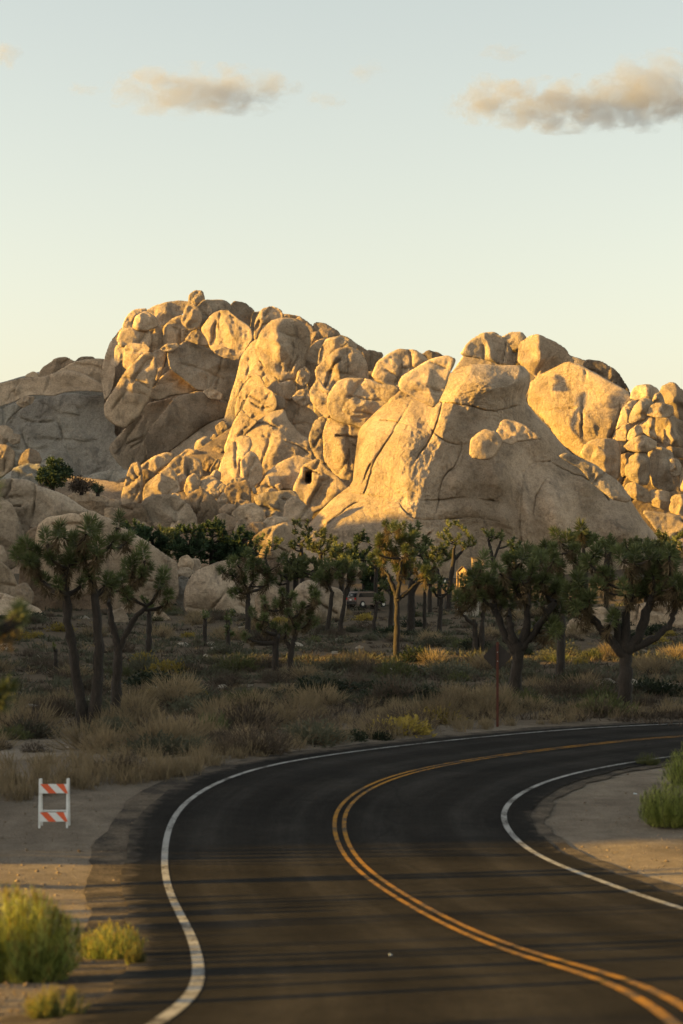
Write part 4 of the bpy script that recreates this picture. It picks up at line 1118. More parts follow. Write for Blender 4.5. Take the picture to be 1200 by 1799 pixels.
joshua_near('joshua_tree', 'sunlit joshua tree with a single straight trunk at centre', [
   [(697,1160,.19),(698,1100,.16),(698,1050,.145),(690,1030,.13),(683,1010,.10)], [(698,1052,.14),(702,1015,.11),(705,985,.08)], [(699,1055,.12),(715,1040,.1),(738,1020,.08)]],
   [(678,923),(669,947),(685,935),(697,933),(673,958),(666,975),(671,993),(685,968),(697,961),(706,947),(692,986),(711,970),(720,950),(711,993),(729,998),(743,1003),(748,1014),(699,1003)], (697, 1159), 16, 1.2)
joshua_near('joshua_tree', 'low bushy pair of joshua trees left of centre', [
   [(484,1178,.19),(485,1125,.16),(480,1105,.12)], [(510,1195,.18),(511,1142,.15),(518,1118,.11)], [(511,1142,.12),(500,1125,.09)]],
   [(447,1084),(471,1071),(465,1087),(484,1065),(497,1063),(513,1049),(532,1065),(548,1060),(508,1081),(527,1087),(545,1084),(460,1105),(481,1108),(503,1111),(521,1103),(556,1049),(540,1097)], (505, 1190), 17, 1.0)
joshua_near('joshua_tree', 'slender joshua tree in front of the big smooth boulder', [
   [(435,1114,.22),(436,1060,.19),(436,1035,.15)]],
   [(404,999),(417,991),(431,980),(449,991),(460,999),(420,1039),(412,1044),(444,1004),(428,1007),(460,1031),(444,1022),(412,1012),(470,1010),(428,1025)], (435, 1113), 18, 1.5)
joshua_near('joshua_tree', 'forked joshua tree pair standing left of the parked car', [
   [(575,1112,.2),(580,1070,.17),(584,1040,.14)], [(597,1112,.2),(603,1070,.17),(608,1035,.13)]],
   [(567,1012),(588,1007),(601,1004),(612,1007),(575,1022),(560,1020),(595,1015),(618,1015),(583,998),(606,992),(622,1000)], (586, 1112), 19, 1.5)
joshua_near('joshua_tree', 'small double trunk joshua tree left of the diamond sign', [
   [(836,1150,.22),(835,1105,.18),(833,1088,.12)], [(845,1150,.2),(846,1105,.16),(850,1075,.12)], [(835,1100,.12),(818,1085,.09),(806,1070,.08)]],
   [(821,1043),(805,1056),(829,1062),(817,1030),(838,1048),(812,1066),(850,1055)], (841, 1148), 20, 1.3)

# distant trees: crown is one part
def far_tree(name, label, trunks, heads, Z, seed, size=1.6, depth=1.0, mat='yucca_far', extra=0.9, ball=0.0, nb=36):
    r = np.random.default_rng(seed)
    hs = list(heads)
    for (hx, hy) in heads:
        if r.random() < extra: hs.append((hx + r.normal(0, 5), hy + r.normal(0, 4)))
    x, y, _ = trunks[0][0]
    g_ = at(x, y, Z)
    g_[2] = min(g_[2], gz(g_[0], Z)) - .05
    paths, frames = connect(trunks, hs, Z, 0, seed, depth)
    p0 = paths[0][0].copy(); p0[0] = g_; paths[0] = (p0, paths[0][1])
    root = empty(name, tuple(g_))
    tag(root, label, 'joshua tree', 'distant joshua trees below the rocks')
    V, Q = tubes(paths, 6)
    link('trunk', mesh('trunk', V - g_, Q), M['bark'], root)
    Vs, Ts, off = [], [], 0
    for p_, ax in frames:
        n = nb
        el = r.uniform(-.5, 1.4, n); th = r.uniform(0, 6.283, n)
        d = np.stack([np.cos(th) * np.cos(el), np.sin(th) * np.cos(el), np.sin(el)], 1)
        d = unit(d + ax * .5)
        t = r.uniform(-.4, .5, n)[:, None]
        V_, T_ = blades(p_ + ax * t * size * .45, d, size * .26 * r.uniform(.8, 1.2, n), np.full(n, .075 * size), .05, r)
        Vs.append(V_); Ts.append(T_ + off); off += len(V_)
    link('crown', mesh('crown', np.vstack(Vs) - g_, np.vstack(Ts), False), M[mat], root)
    return root
def blob(cx, cy, rx, ry, n, seed):
    r = np.random.default_rng(seed)
    a = r.uniform(0, 6.283, n); q = np.sqrt(r.uniform(.05, 1, n))
    return [(cx + rx * q[i] * math.cos(a[i]), cy + ry * q[i] * math.sin(a[i]) * (1 if math.sin(a[i]) < 0 else .75)) for i in range(n)]
far_tree('joshua_tree', 'open branched joshua tree silhouetted before the bright golden boulder', [[(475,1070,.25),(474,1030,.2),(472,1000,.16),(466,980,.12)]],
   [(460,945),(449,956),(441,969),(484,951),(492,953),(473,956),(484,964),(452,948),(455,965),(467,975)], 205, 31, extra=.3)
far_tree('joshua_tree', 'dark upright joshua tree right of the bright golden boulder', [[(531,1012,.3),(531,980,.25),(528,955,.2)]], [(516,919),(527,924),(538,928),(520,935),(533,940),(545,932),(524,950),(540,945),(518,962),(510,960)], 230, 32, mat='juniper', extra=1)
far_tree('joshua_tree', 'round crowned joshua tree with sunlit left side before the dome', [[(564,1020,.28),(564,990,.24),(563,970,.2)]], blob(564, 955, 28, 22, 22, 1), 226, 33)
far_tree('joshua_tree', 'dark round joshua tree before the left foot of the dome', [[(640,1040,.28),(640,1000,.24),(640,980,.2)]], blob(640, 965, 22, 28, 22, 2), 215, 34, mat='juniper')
far_tree('joshua_tree', 'tall dark joshua tree close behind the sunlit central one', [[(722,1110,.32),(722,1060,.28),(724,1020,.24)], [(724,1040,.2),(740,1015,.16)]], blob(728, 958, 24, 32, 22, 3) + blob(735, 1005, 24, 20, 12, 4), 150, 35, 1.3, mat='yucca')
far_tree('joshua_tree', 'golden crowned joshua tree left of the little hut', [[(772,1045,.25),(772,1015,.22),(768,1000,.18)]], blob(770, 975, 24, 18, 20, 5), 215, 36)
far_tree('joshua_tree', 'tall sunlit joshua tree beside the little hut', [[(788,1060,.3),(792,1020,.26),(797,985,.22),(797,965,.16)], [(797,985,.18),(812,968,.14)]],
   [(790,925),(800,920),(812,930),(820,935),(783,935),(778,945),(790,945),(805,945),(825,950),(832,957),(800,955),(785,957),(815,958)], 205, 37)
far_tree('joshua_tree', 'thin bare limbed joshua tree above the sign tree', [[(868,1010,.25),(866,985,.2),(862,965,.16),(858,948,.12)], [(866,985,.16),(875,965,.13),(880,950,.1)]], [(853,935),(860,938),(868,936),(876,940),(882,945),(893,958),(857,942),(872,944)], 200, 38, extra=.4)
far_tree('joshua_tree', 'small dark joshua tree right of the thin bare limbed one', [[(905,1010,.25),(905,985,.2),(905,975,.18)]], blob(905, 968, 14, 14, 12, 6), 205, 39, mat='juniper')
far_tree('joshua_tree', 'sun tipped joshua tree peeking over the right bushy tree', [[(1108,1030,.25),(1108,1000,.2),(1108,975,.18)]], blob(1106, 965, 20, 14, 12, 7), 190, 40)
far_tree('joshua_tree', 'joshua tree at the right edge with two golden tips', [[(1165,1030,.3),(1166,1000,.25),(1166,980,.2)]], blob(1160, 955, 22, 14, 14, 8) + [(1165,942),(1168,948)], 195, 41)
far_tree('joshua_tree', 'joshua tree cut by the right picture edge before the stacked boulders', [[(1205,1030,.3),(1205,1000,.25),(1203,975,.2)]], blob(1202, 950, 18, 18, 14, 9), 200, 42)
far_tree('joshua_tree', 'small joshua tree with a dark crown behind the sign tree top', [[(1030,1010,.25),(1028,980,.2),(1025,965,.18)]], blob(1020, 950, 24, 12, 14, 10), 180, 43, mat='yucca')
for i, (cx, cy, rx, ry, lab, mt) in enumerate([
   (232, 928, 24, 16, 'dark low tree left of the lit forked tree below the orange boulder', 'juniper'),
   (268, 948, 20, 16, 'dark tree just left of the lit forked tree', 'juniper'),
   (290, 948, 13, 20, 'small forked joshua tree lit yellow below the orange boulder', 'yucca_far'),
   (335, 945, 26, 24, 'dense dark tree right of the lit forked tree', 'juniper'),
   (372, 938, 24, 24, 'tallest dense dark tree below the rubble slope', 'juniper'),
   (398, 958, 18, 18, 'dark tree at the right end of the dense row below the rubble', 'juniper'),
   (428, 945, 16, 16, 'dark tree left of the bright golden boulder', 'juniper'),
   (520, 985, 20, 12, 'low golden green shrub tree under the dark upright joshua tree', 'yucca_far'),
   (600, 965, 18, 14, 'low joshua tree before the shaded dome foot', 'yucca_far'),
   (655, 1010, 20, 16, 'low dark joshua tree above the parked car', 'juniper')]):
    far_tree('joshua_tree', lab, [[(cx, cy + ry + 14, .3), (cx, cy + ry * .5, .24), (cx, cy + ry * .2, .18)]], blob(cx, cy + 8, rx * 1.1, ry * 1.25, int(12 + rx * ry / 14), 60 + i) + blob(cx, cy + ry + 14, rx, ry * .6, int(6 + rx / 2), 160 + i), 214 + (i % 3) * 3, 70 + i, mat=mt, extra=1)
for i, (cx, cy, rx, ry, Z_, lab) in enumerate([
   (445, 1000, 15, 14, 200, 'small dark joshua tree left of the open branched one'), (505, 1012, 18, 14, 205, 'small dark joshua tree right of the open branched one'),
   (548, 1000, 16, 16, 205, 'small dark joshua tree under the round crowned one'), (612, 985, 17, 16, 210, 'dark joshua tree between the round crowned and dark round ones'),
   (660, 985, 15, 18, 205, 'dark joshua tree tucked left of the sunlit central crown'), (755, 1015, 14, 14, 190, 'little dark joshua tree left of the trail sign'),
   (838, 1012, 13, 12, 190, 'little dark joshua tree right of the little hut'), (930, 975, 18, 16, 185, 'dark joshua tree behind the sign tree crown, right side'),
   (1065, 965, 18, 14, 185, 'dark joshua tree behind the left crown of the thick right tree'), (1135, 962, 16, 13, 188, 'dark joshua tree behind the right crown of the thick right tree')]):
    far_tree('joshua_tree', lab, [[(cx, cy + ry + 22, .22), (cx + 1, cy + ry * .7, .18), (cx, cy + ry * .2, .14)]], blob(cx, cy, rx, ry, 12, 260 + i), Z_, 270 + i, mat=('yucca', 'yucca_far')[i % 2], extra=1)
far_tree('joshua_tree', 'short thin stemmed joshua tree on the flat before the big smooth boulder', [[(359,1130,.16),(360,1100,.14),(361,1088,.12)]], [(361,1080),(364,1084)], 130, 90, 1.0)
far_tree('joshua_tree', 'leafy young joshua tree near the slender one', [[(401,1128,.14),(401,1105,.12),(401,1090,.1)]], [(401,1085),(400,1095),(402,1105),(400,1112),(402,1118)], 126, 91, 1.1, mat='yucca')
far_tree('joshua_tree', 'thin dark trunked joshua tree right of the left group', [[(262,1146,.2),(262,1110,.18),(262,1078,.15)]], [(258,1060),(266,1064),(262,1070)], 117, 92, 1.0, mat='yucca')
far_tree('joshua_tree', 'short dead joshua stem behind the left group', [[(98,1185,.13),(98,1160,.12),(97,1140,.1)]], [(97,1136)], 104, 93, .8)
far_tree('joshua_tree', 'slim dead stem joshua tree right of the central tree', [[(746,1100,.15),(746,1070,.14),(746,1042,.12)]], [(746,1036)], 150, 94, .8)
far_tree('joshua_tree', 'leaning thin trunk joshua tree beneath the parked car', [[(656,1112,.16),(659,1085,.14),(662,1062,.12)]], [(664,1052),(670,1048),(660,1050),(672,1056)], 146, 95, 1.2, mat='yucca')
far_tree('joshua_tree', 'dark joshua tree with straight trunk right of the parked car', [[(686,1110,.2),(687,1070,.18),(688,1035,.15)]], [(680,1025),(688,1020),(676,1035),(684,1040),(670,1030)], 148, 96, 1.2, mat='yucca')
far_tree('joshua_tree', 'dark trunk joshua tree under the golden crowned one', [[(772,1108,.2),(774,1075,.17),(776,1050,.14)]], [(770,1030),(780,1032),(765,1040),(788,1040),(776,1022)], 150, 97, 1.3, mat='yucca')

# near joshua tree at the left picture edge, out of focus
def edge_tree():
    Z = 15.0
    gx_ = (-190 - 600) * Z / F
    g_ = np.array([gx_, Z, gz(gx_, Z)])
    root = empty('joshua_tree', tuple(g_))
    tag(root, 'near blurred joshua tree reaching in from the left picture edge', 'joshua tree')
    hp = [(34,1082),(-8,1096),(12,1222),(-30,880),(-110,900),(-150,980),(-120,1060),(-90,1180)]
    tr = [[(-190,1760,.2),(-186,1600,.19),(-180,1400,.17),(-165,1250,.14),(-150,1120,.10)]]
    tr[0][0] = (-190, YH + (H - g_[2]) * F / Z, .2)
    paths, frames = connect(tr, hp, Z, 0, 5, .25)
    V, Q = tubes(paths, 8)
    link('trunk', mesh('trunk', V - g_, Q), M['bark'], root)
    for i, (p_, ax) in enumerate(frames):
        h = link('leaf_head', HEADS[i % 4], None, root)
        h.rotation_euler = Vector(ax).to_track_quat('Z', 'X').to_euler()
        h.scale = (.42, .42, .42); h.location = Vector(p_ - g_ - ax * .15)
edge_tree()

# ---- juniper and dark shrubs on the rocks
def leafy_tree(name, label, cx, cy, rx, ry, base_y, Z, seed, mat, cat, n=900):
    r = np.random.default_rng(seed)
    g_ = at(cx, base_y, Z)
    root = empty(name, tuple(g_)); tag(root, label, cat)
    s = Z / F
    cl = blob(cx, cy, rx * .8, ry * .8, 26, seed)
    limbs, Vs, Ts, off = [], [], [], 0
    top = at(cx, cy, Z)
    limbs.append((np.linspace(g_, top, 5), np.linspace(.3, .12, 5)))
    for (x, y) in cl:
        c = at(x, y, Z); c[1] += r.normal(0, rx * s * .45)
        limbs.append((np.linspace(g_ + (top - g_) * r.uniform(.2, .8), c, 4), np.linspace(.1, .03, 4)))
        k = n // 26
        d = unit(r.normal(size=(k, 3)) + [0, 0, .3])
        p_ = c + d * (rx * s * .30) * r.uniform(.2, 1, (k, 1))
        V_, T_ = blades(p_, unit(d + r.normal(0, .5, (k, 3))), np.full(k, rx * s * .16) * r.uniform(.6, 1.3, k), np.full(k, rx * s * .08), 0, r)
        Vs.append(V_); Ts.append(T_ + off); off += len(V_)
    V, Q = tubes(limbs, 5)
    link('trunk', mesh('trunk', V - g_, Q), M['bark'], root)
    link('crown', mesh('crown', np.vstack(Vs) - g_, np.vstack(Ts), False), M[mat], root)
leafy_tree('juniper_tree', 'dark green juniper growing among the rocks at left', 93, 833, 31, 31, 868, 262, 1, 'juniper', 'juniper', 3600)
leafy_tree('desert_shrub', 'dark brownish shrub right of the juniper', 143, 853, 24, 14, 870, 258, 2, 'twig', 'shrub', 1400)
leafy_tree('desert_shrub', 'small dark shrub tucked above the thin flat lit slab', 172, 858, 13, 11, 872, 257, 3, 'juniper', 'shrub', 900)

# ---- shrubs
def shrub_mesh(name, seed, n, leaf_l, leaf_w, mat, spiky=0.4, hollow=.35, flat=.75):
    r = np.random.default_rng(seed)
    # unit shrub: radius 1, height ~flat
    th = r.uniform(0, 6.283, n); el = np.arcsin(r.uniform(-.02, 1, n)); q = r.uniform(hollow, 1, n) ** .6
    lob = 1 + .28 * np.sin(th * 3 + seed) * np.cos(el) + .2 * np.sin(th * 5 + seed * 2 + el * 4)
    d = np.stack([np.cos(th) * np.cos(el), np.sin(th) * np.cos(el), np.sin(el)], 1)
    p_ = d * (q * lob)[:, None] * np.array([1, 1, flat])
    p_[:, 2] = np.maximum(p_[:, 2], 0.0)
    dd = unit(d + np.array([0, 0, .6]) + r.normal(0, spiky, (n, 3)))
    V1, T1 = blades(p_, dd, leaf_l * r.uniform(.5, 1.4, n), leaf_w * r.uniform(.7, 1.3, n), 0, r)
    nt_ = max(14, n // 14)
    tp = []
    for k in range(nt_):
        e = p_[r.integers(n)] * r.uniform(.7, 1.0)
        tp.append((np.array([e * .03, e * .5 + r.normal(0, .04, 3), e]), np.array([.022, .014, .008])))
    V2, Q2 = tubes(tp, 3)
    T2 = np.vstack([Q2[:, [0, 1, 2]], Q2[:, [0, 2, 3]]])
    me = mesh(name, np.vstack([V1, V2]), np.vstack([T1, T2 + len(V1)]), False, np.r_[np.zeros(len(T1)), np.ones(len(T2))])
    me.materials.append(M[mat]); me.materials.append(M['twig'])
    return me
SHR = {}
for kk, (mat, ll, lw, sp, fl, n) in {'sage': ('sage', .16, .045, .5, .8, 900), 'olive': ('olive', .2, .035, .35, .85, 900), 'dark': ('dark', .14, .07, .6, .75, 1000),
     'twig': ('twig', .24, .022, .45, .85, 900), 'straw': ('straw', .5, .022, .25, .9, 700), 'gold': ('gold', .18, .06, .5, .8, 800)}.items():
    SHR[kk] = [shrub_mesh(kk + '_shrub', 10 * i + 3, n, ll, lw, mat, sp, flat=fl) for i in range(3)]
def shrub(kind, x, y, wpx, label, group=None, hs=1.0, name='desert_shrub', mesh_i=None):
    g_ = gpt(x, y)
    r_ = wpx * .5 * g_[1] / F
    o = link(name, SHR[kind][random.randrange(3) if mesh_i is None else mesh_i])
    o.location = (g_[0], g_[1], g_[2] - .03)
    o.scale = (r_, r_, r_ * hs)
    o.rotation_euler = (0, 0, random.uniform(0, 6.28))
    tag(o, label, 'shrub', group)
    return o
for kind, x, y, w, hs, lab in [
   ('dark', 275, 1207, 130, .55, 'wide dark green shrub on the flat right of the left tree group'),
   ('dark', 565, 1222, 130, .6, 'wide dark shrub mass on the flat below the low bushy trees'),
   ('dark', 660, 1215, 80, .6, 'dark rounded shrub right of the wide dark mass'),
   ('dark', 666, 1300, 42, .95, 'small dark shrub standing alone at the far road edge'),
   ('olive', 425, 1240, 100, .6, 'olive green shrub just behind the spiky yucca'),
   ('sage', 335, 1255, 90, .8, 'grey twiggy shrub left of the spiky yucca'),
   ('twig', 260, 1312, 70, .7, 'dark twiggy shrub right of the V trunked tree foot'),
   ('twig', 62, 1322, 60, .7, 'dark brown shrub left of the V trunked tree foot'),
   ('gold', 265, 1222, 48, .6, 'yellowish low shrub before the wide dark green one'),
   ('gold', 1019, 1168, 30, 1.0, 'bright yellow shrub lit behind the slim dark tree'),
   ('twig', 215, 1358, 100, .7, 'brown brushy shrub near the road bend at left'),
   ('twig', 410, 1305, 90, .7, 'brown dry shrub between yucca and road'),
   ('olive', 850, 1238, 70, .8, 'green shrub left of the sign post'),
   ('dark', 1012, 1225, 70, .8, 'dark shrub left of the low pale rocks'),
   ('sage', 785, 1190, 110, .6, 'broad grey green shrub left of the diamond sign'),
   ('olive', 1060, 1258, 110, .7, 'green brush at the foot of the thick right tree'),
   ('gold', 12, 1232, 40, .9, 'yellowish shrub at the left picture edge')]:
    shrub(kind, x, y, w, lab, None, hs)
GL = {'sage': 'grey green shrub among many on the shaded desert flat', 'olive': 'olive green shrub among many on the shaded desert flat',
      'twig': 'brown leafless shrub among many on the shaded desert flat', 'dark': 'dark green shrub among many on the shaded desert flat',
      'straw': 'straw coloured grass tussock among shrubs on the desert flat', 'gold': 'yellowish shrub among many on the shaded desert flat'}
far_edge = np.array([(0,1420),(120,1400),(230,1385),(330,1372),(420,1345),(520,1325),(640,1311),(780,1295),(950,1280),(1200,1262)])
kinds = ['sage', 'sage', 'olive', 'twig', 'twig', 'twig', 'dark', 'straw', 'straw', 'gold']
pl = []
for k in range(280):
    while True:
        x = rng.uniform(-30, 1230); y = 1078 + 250 * rng.random() ** 1.25
        if y < np.interp(x, far_edge[:, 0], far_edge[:, 1]) - 12: break
    pl.append((x, y))
SHB = []
for x, y in pl:
    kind = kinds[rng.integers(len(kinds))]
    if y > 1235 and rng.random() < .5: kind = 'straw'
    w = rng.uniform(40, 98) * (0.35 + (y - 1060) / 260)
    so = shrub(kind, x, y, w, GL[kind], {'straw': 'grass tussocks on the desert flat'}.get(kind, kind + ' shrubs on the desert flat'), rng.uniform(.6, 1.0), name='grass_tussock' if kind == 'straw' else 'desert_shrub')
    SHB.append((so, x, y, {'sage': 'grey green shrub', 'olive': 'olive green shrub', 'twig': 'brown leafless shrub', 'dark': 'dark green shrub', 'straw': 'straw coloured grass tussock', 'gold': 'yellowish shrub'}[kind]))
MK2 = [(155, 1286, 'V trunked joshua tree'), (203, 1262, 'single trunk joshua tree'), (372, 1292, 'spiky yucca clump'), (505, 1190, 'low bushy joshua pair'), (874, 1277, 'diamond sign post'),
       (905, 1237, 'broad bushy joshua tree'), (984, 1189, 'slim dark joshua tree'), (1098, 1247, 'thick trunked right joshua tree'), (697, 1159, 'sunlit central joshua tree'), (435, 1113, 'slender joshua tree'),
       (586, 1112, 'forked joshua pair'), (645, 1070, 'parked car'), (400, 1085, 'big smooth boulder'), (841, 1148, 'double trunk joshua tree'), (1140, 1215, 'low pale rock shelf'),
       (275, 1207, 'wide dark green shrub'), (565, 1222, 'wide dark shrub mass'), (666, 1300, 'lone dark roadside shrub'), (1050, 1120, 'pale rounded boulder'), (262, 1146, 'thin dark trunk'),
       (785, 1190, 'broad grey green shrub'), (60, 1080, 'left outcrop foot'), (1180, 1120, 'boulder at the right edge'), (20, 1300, 'left picture edge flat'), (746, 1100, 'slim dead stem')]
single_out(SHB, MK2, 'in front of', 'behind')
single_out(STN, MK2, 'in front of', 'behind')

# ground cover nobody could count: small scrub and dry grass, each one stuff object
def cover(name, label, pts, hgt, nb, mat, lean=.35, wid=.012, spread=.25, cat='grass'):
    Vs, Ts, off = [], [], 0
    pts = np.array(pts); 
    zg = ground(pts[:, 0], pts[:, 1])
    for (x, y), z, h in zip(pts, zg, hgt):
        n = nb
        b0 = np.stack([x + rng.normal(0, spread * h, n), y + rng.normal(0, spread * h, n), np.full(n, z - .02)], 1)
        d = unit(np.stack([rng.normal(0, lean, n), rng.normal(0, lean, n), np.ones(n)], 1))
        V_, T_ = blades(b0, d, h * rng.uniform(.5, 1.15, n), np.full(n, wid) * (1 + .012 * y), .12)
        Vs.append(V_); Ts.append(T_ + off); off += len(V_)
    o = link(name, mesh(name, np.vstack(Vs), np.vstack(Ts), False), M[mat])
    tag(o, label, cat, kind='stuff')
def scatter(n, fn):
    out = []
    while len(out) < n:
        x, y = fn()
        g_ = gpt(x, y)
        out.append((g_[0], g_[1]))
    return out
def pt_on_flat(lo, hi, p=1.0):
    x = rng.uniform(-40, 1240)
    ed = np.interp(x, far_edge[:, 0], far_edge[:, 1])
    return x, ed - lo - (hi - lo) * rng.random() ** p
P1 = scatter(430, lambda: pt_on_flat(6, 70, 1.4))
cover('dry_grass', 'tall dry straw grass along the far side of the road', P1, rng.uniform(.25, .75, len(P1)), 34, 'straw')
P2 = scatter(380, lambda: (rng.uniform(-40, 1240), rng.uniform(1075, 1260)))
cover('dry_grass', 'low dry grass spread over the desert flat', P2, rng.uniform(.2, .5, len(P2)), 22, 'straw', .6)
P3 = scatter(1100, lambda: (rng.uniform(-40, 1240), rng.uniform(1068, 1290)))
P3 = [q for q in P3 if q[1] > 68 or q[0] < -4]
cover('low_scrub', 'low grey scrub covering the desert flat', P3, rng.uniform(.25, .6, len(P3)), 26, 'twig', .8, .02, .6, 'scrub')
P4 = scatter(900, lambda: (rng.uniform(-40, 1240), rng.uniform(1062, 1240)))
cover('green_scrub', 'low green scrub covering the desert flat', P4, rng.uniform(.3, .7, len(P4)), 30, 'sage', .8, .03, .6, 'scrub')

# pebbles on the dirt shoulders
octa = np.array([(1,0,0),(-1,0,0),(0,1,0),(0,-1,0),(0,0,1),(0,0,-1)], float)
octf = np.array([(0,2,4),(2,1,4),(1,3,4),(3,0,4),(2,0,5),(1,2,5),(3,1,5),(0,3,5)])
Vs, Ts, off = [], [], 0
for k in range(2600):
    if rng.random() < .6: x, y = rng.uniform(-40, 260), rng.uniform(1390, 1800)
    else: x, y = rng.uniform(900, 1240), rng.uniform(1335, 1600)
    g_ = gpt(x, y)
    dd_ = np.sqrt(((RS[:, :2] - g_[:2]) ** 2).sum(1).min())
    if dd_ < 4.05 or dd_ > 12 or rng.random() < (dd_ - 4) / 11: continue
    q = rng.uniform(.006, .022) * (2.2 if rng.random() < .08 else 1)
    Vs.append(g_ + [0, 0, q * .3] + octa * q * rng.uniform(.6, 1.3, (6, 3)) * [1, 1, .7]); Ts.append(octf + off); off += 6
tag(link('gravel', mesh('gravel', np.vstack(Vs), np.vstack(Ts), False), M['rock_brown']), 'loose gravel scattered on the dirt shoulders', 'gravel', kind='stuff')

# spiky yucca on the flat
def spiky(x, y, wpx, label, seed):
    g_ = gpt(x, y); s = wpx * g_[1] / F
    r = np.random.default_rng(seed)
    n = 150
    th = r.uniform(0, 6.283, n); el = r.uniform(.15, 1.45, n)
    d = np.stack([np.cos(th) * np.cos(el), np.sin(th) * np.cos(el), np.sin(el)], 1)
    b0 = np.stack([r.normal(0, .12 * s, n), r.normal(0, .12 * s, n), np.zeros(n)], 1)
    V_, T_ = blades(b0, d, .55 * s * r.uniform(.7, 1.1, n), np.full(n, .045 * s), .04, r)
    o = link('yucca_plant', mesh('yucca_plant', V_, T_, False), M['yucca'])
    o.location = Vector(g_); tag(o, label, 'yucca')
spiky(372, 1292, 85, 'spiky green yucca clump beyond the road bend', 3)
spiky(963, 1208, 26, 'tiny spiky yucca left of the thick right trunk', 4)
spiky(1148, 1215, 26, 'small spiky yucca on the low pale rock shelf', 5)

# feathery roadside bushes
def feathery(x, y, wpx, hpx, label, seed, mat='lime', n=1500, tip='gold', cat='bush'):
    g_ = gpt(x, y); s = g_[1] / F
    R_ = wpx * s * .5; Hh = hpx * s
    r = np.random.default_rng(seed)
    root = empty('roadside_bush', tuple(g_)); tag(root, label, cat)
    ns = 150
    stems, Vs, Ts, off = [], [], [], 0
    Vt, Tt, offt = [], [], 0
    for k in range(ns):
        th = r.uniform(0, 6.283); q = math.sqrt(r.uniform(0, 1))
        tipx = np.array([math.cos(th) * R_ * q, math.sin(th) * R_ * q * .9, Hh * (1 - .55 * q * q) * r.uniform(.45, 1.1)])
        b0 = tipx * [.62, .62, 0]
        pts = np.array([b0, b0 * .6 + tipx * [.45, .45, .45], tipx])
        stems.append((pts, np.array([.008, .006, .003])))
        m_ = n // ns
        t = r.uniform(.04, 1, m_)[:, None]
        c = (1 - t) * b0 + t * tipx + r.normal(0, .055 * R_, (m_, 3)); c[:, 2] = np.maximum(c[:, 2], 0)
        d = unit(np.stack([r.normal(0, .55, m_), r.normal(0, .55, m_), np.ones(m_)], 1))
        V_, T_ = blades(c, d, .10 * Hh * r.uniform(.6, 1.4, m_), np.full(m_, .011 * R_), 0, r)
        Vs.append(V_); Ts.append(T_ + off); off += len(V_)
        m2 = 8
        c = tipx + r.normal(0, .02 * R_, (m2, 3))
        d = unit(np.stack([r.normal(0, .3, m2), r.normal(0, .3, m2), np.ones(m2)], 1))
        V_, T_ = blades(c - d * .05 * Hh, d, .14 * Hh * r.uniform(.6, 1.3, m2), np.full(m2, .010 * R_), 0, r)
        Vt.append(V_); Tt.append(T_ + offt); offt += len(V_)
    V, Q = tubes(stems, 3)
    link('stems', mesh('stems', V, Q), M['olive'], root)
    link('foliage', mesh('foliage', np.vstack(Vs), np.vstack(Ts), False), M[mat], root)
    tag(link('flower_tips', mesh('flower_tips', np.vstack(Vt), np.vstack(Tt), False), M[tip], root), kind='stuff')
feathery(42, 1728, 215, 165, 'large yellow green bush at the lower left road shoulder', 1, n=16000)
feathery(196, 1688, 120, 66, 'smaller green bush beside the large one at lower left', 2, n=8000)
feathery(100, 1795, 120, 60, 'small sparse bush at the bottom left corner', 3, n=2500)
feathery(238, 1700, 40, 40, 'wispy little sprig at the left asphalt edge', 7, n=400)
feathery(1178, 1452, 115, 85, 'soft green bush on the dirt inside the bend', 4, 'lime', 12000, 'olive')
feathery(1210, 1380, 90, 70, 'green bush at the right picture edge above the inner dirt', 5, 'lime', 7000, 'olive')
feathery(1138, 1346, 46, 24, 'low green weed growing over the inner white line', 6, 'olive', 2000, 'olive')

# off to the left: plants whose long shadows stripe the road
Vs, Qs, off = [], [], 0
paths = []
Bl, Tl, ob = [], [], 0
for k in range(84):
    y = rng.uniform(-8, 38); x = -rng.uniform(9.5, 34) - max(0, (y - 10) * .1)
    z0 = gz(x, y); hgt = rng.uniform(1.6, 6.2); rad = rng.uniform(.07, .24)
    lean = rng.normal(0, .12, 2)
    pts = np.array([[x, y, z0 - .1], [x + lean[0] * hgt * .5, y + lean[1] * hgt * .5, z0 + hgt * .5], [x + lean[0] * hgt, y + lean[1] * hgt, z0 + hgt]])
    paths.append((pts, np.array([rad, rad * .85, rad * .6])))
    for q in range(rng.integers(2, 5)):
        e = pts[1] * .4 + pts[2] * .6 + [rng.normal(0, .5), rng.normal(0, .5), rng.uniform(0, .8)]
        paths.append((np.array([pts[1], (pts[1] + e) / 2 + [0, 0, -.1], e]), np.array([rad * .6, rad * .5, rad * .4])))
        n = 22
        d = unit(rng.normal(size=(n, 3)) + [0, 0, .3])
        V_, T_ = blades(np.tile(e, (n, 1)), d, np.full(n, .3), np.full(n, .03), 0)
        Bl.append(V_); Tl.append(T_ + ob); ob += len(V_)
V, Q = tubes(paths, 6)
T2 = np.vstack([Q[:, [0, 1, 2]], Q[:, [0, 2, 3]]])
th = link('thicket', mesh('thicket', np.vstack([V] + Bl), np.vstack([T2] + [t + len(V) for t in Tl]), False, np.r_[np.zeros(len(T2)), np.ones(sum(len(t) for t in Tl))]), [M['bark'], M['yucca']])
tag(th, 'thin stemmed desert trees growing beyond the left picture edge', 'trees', kind='stuff')

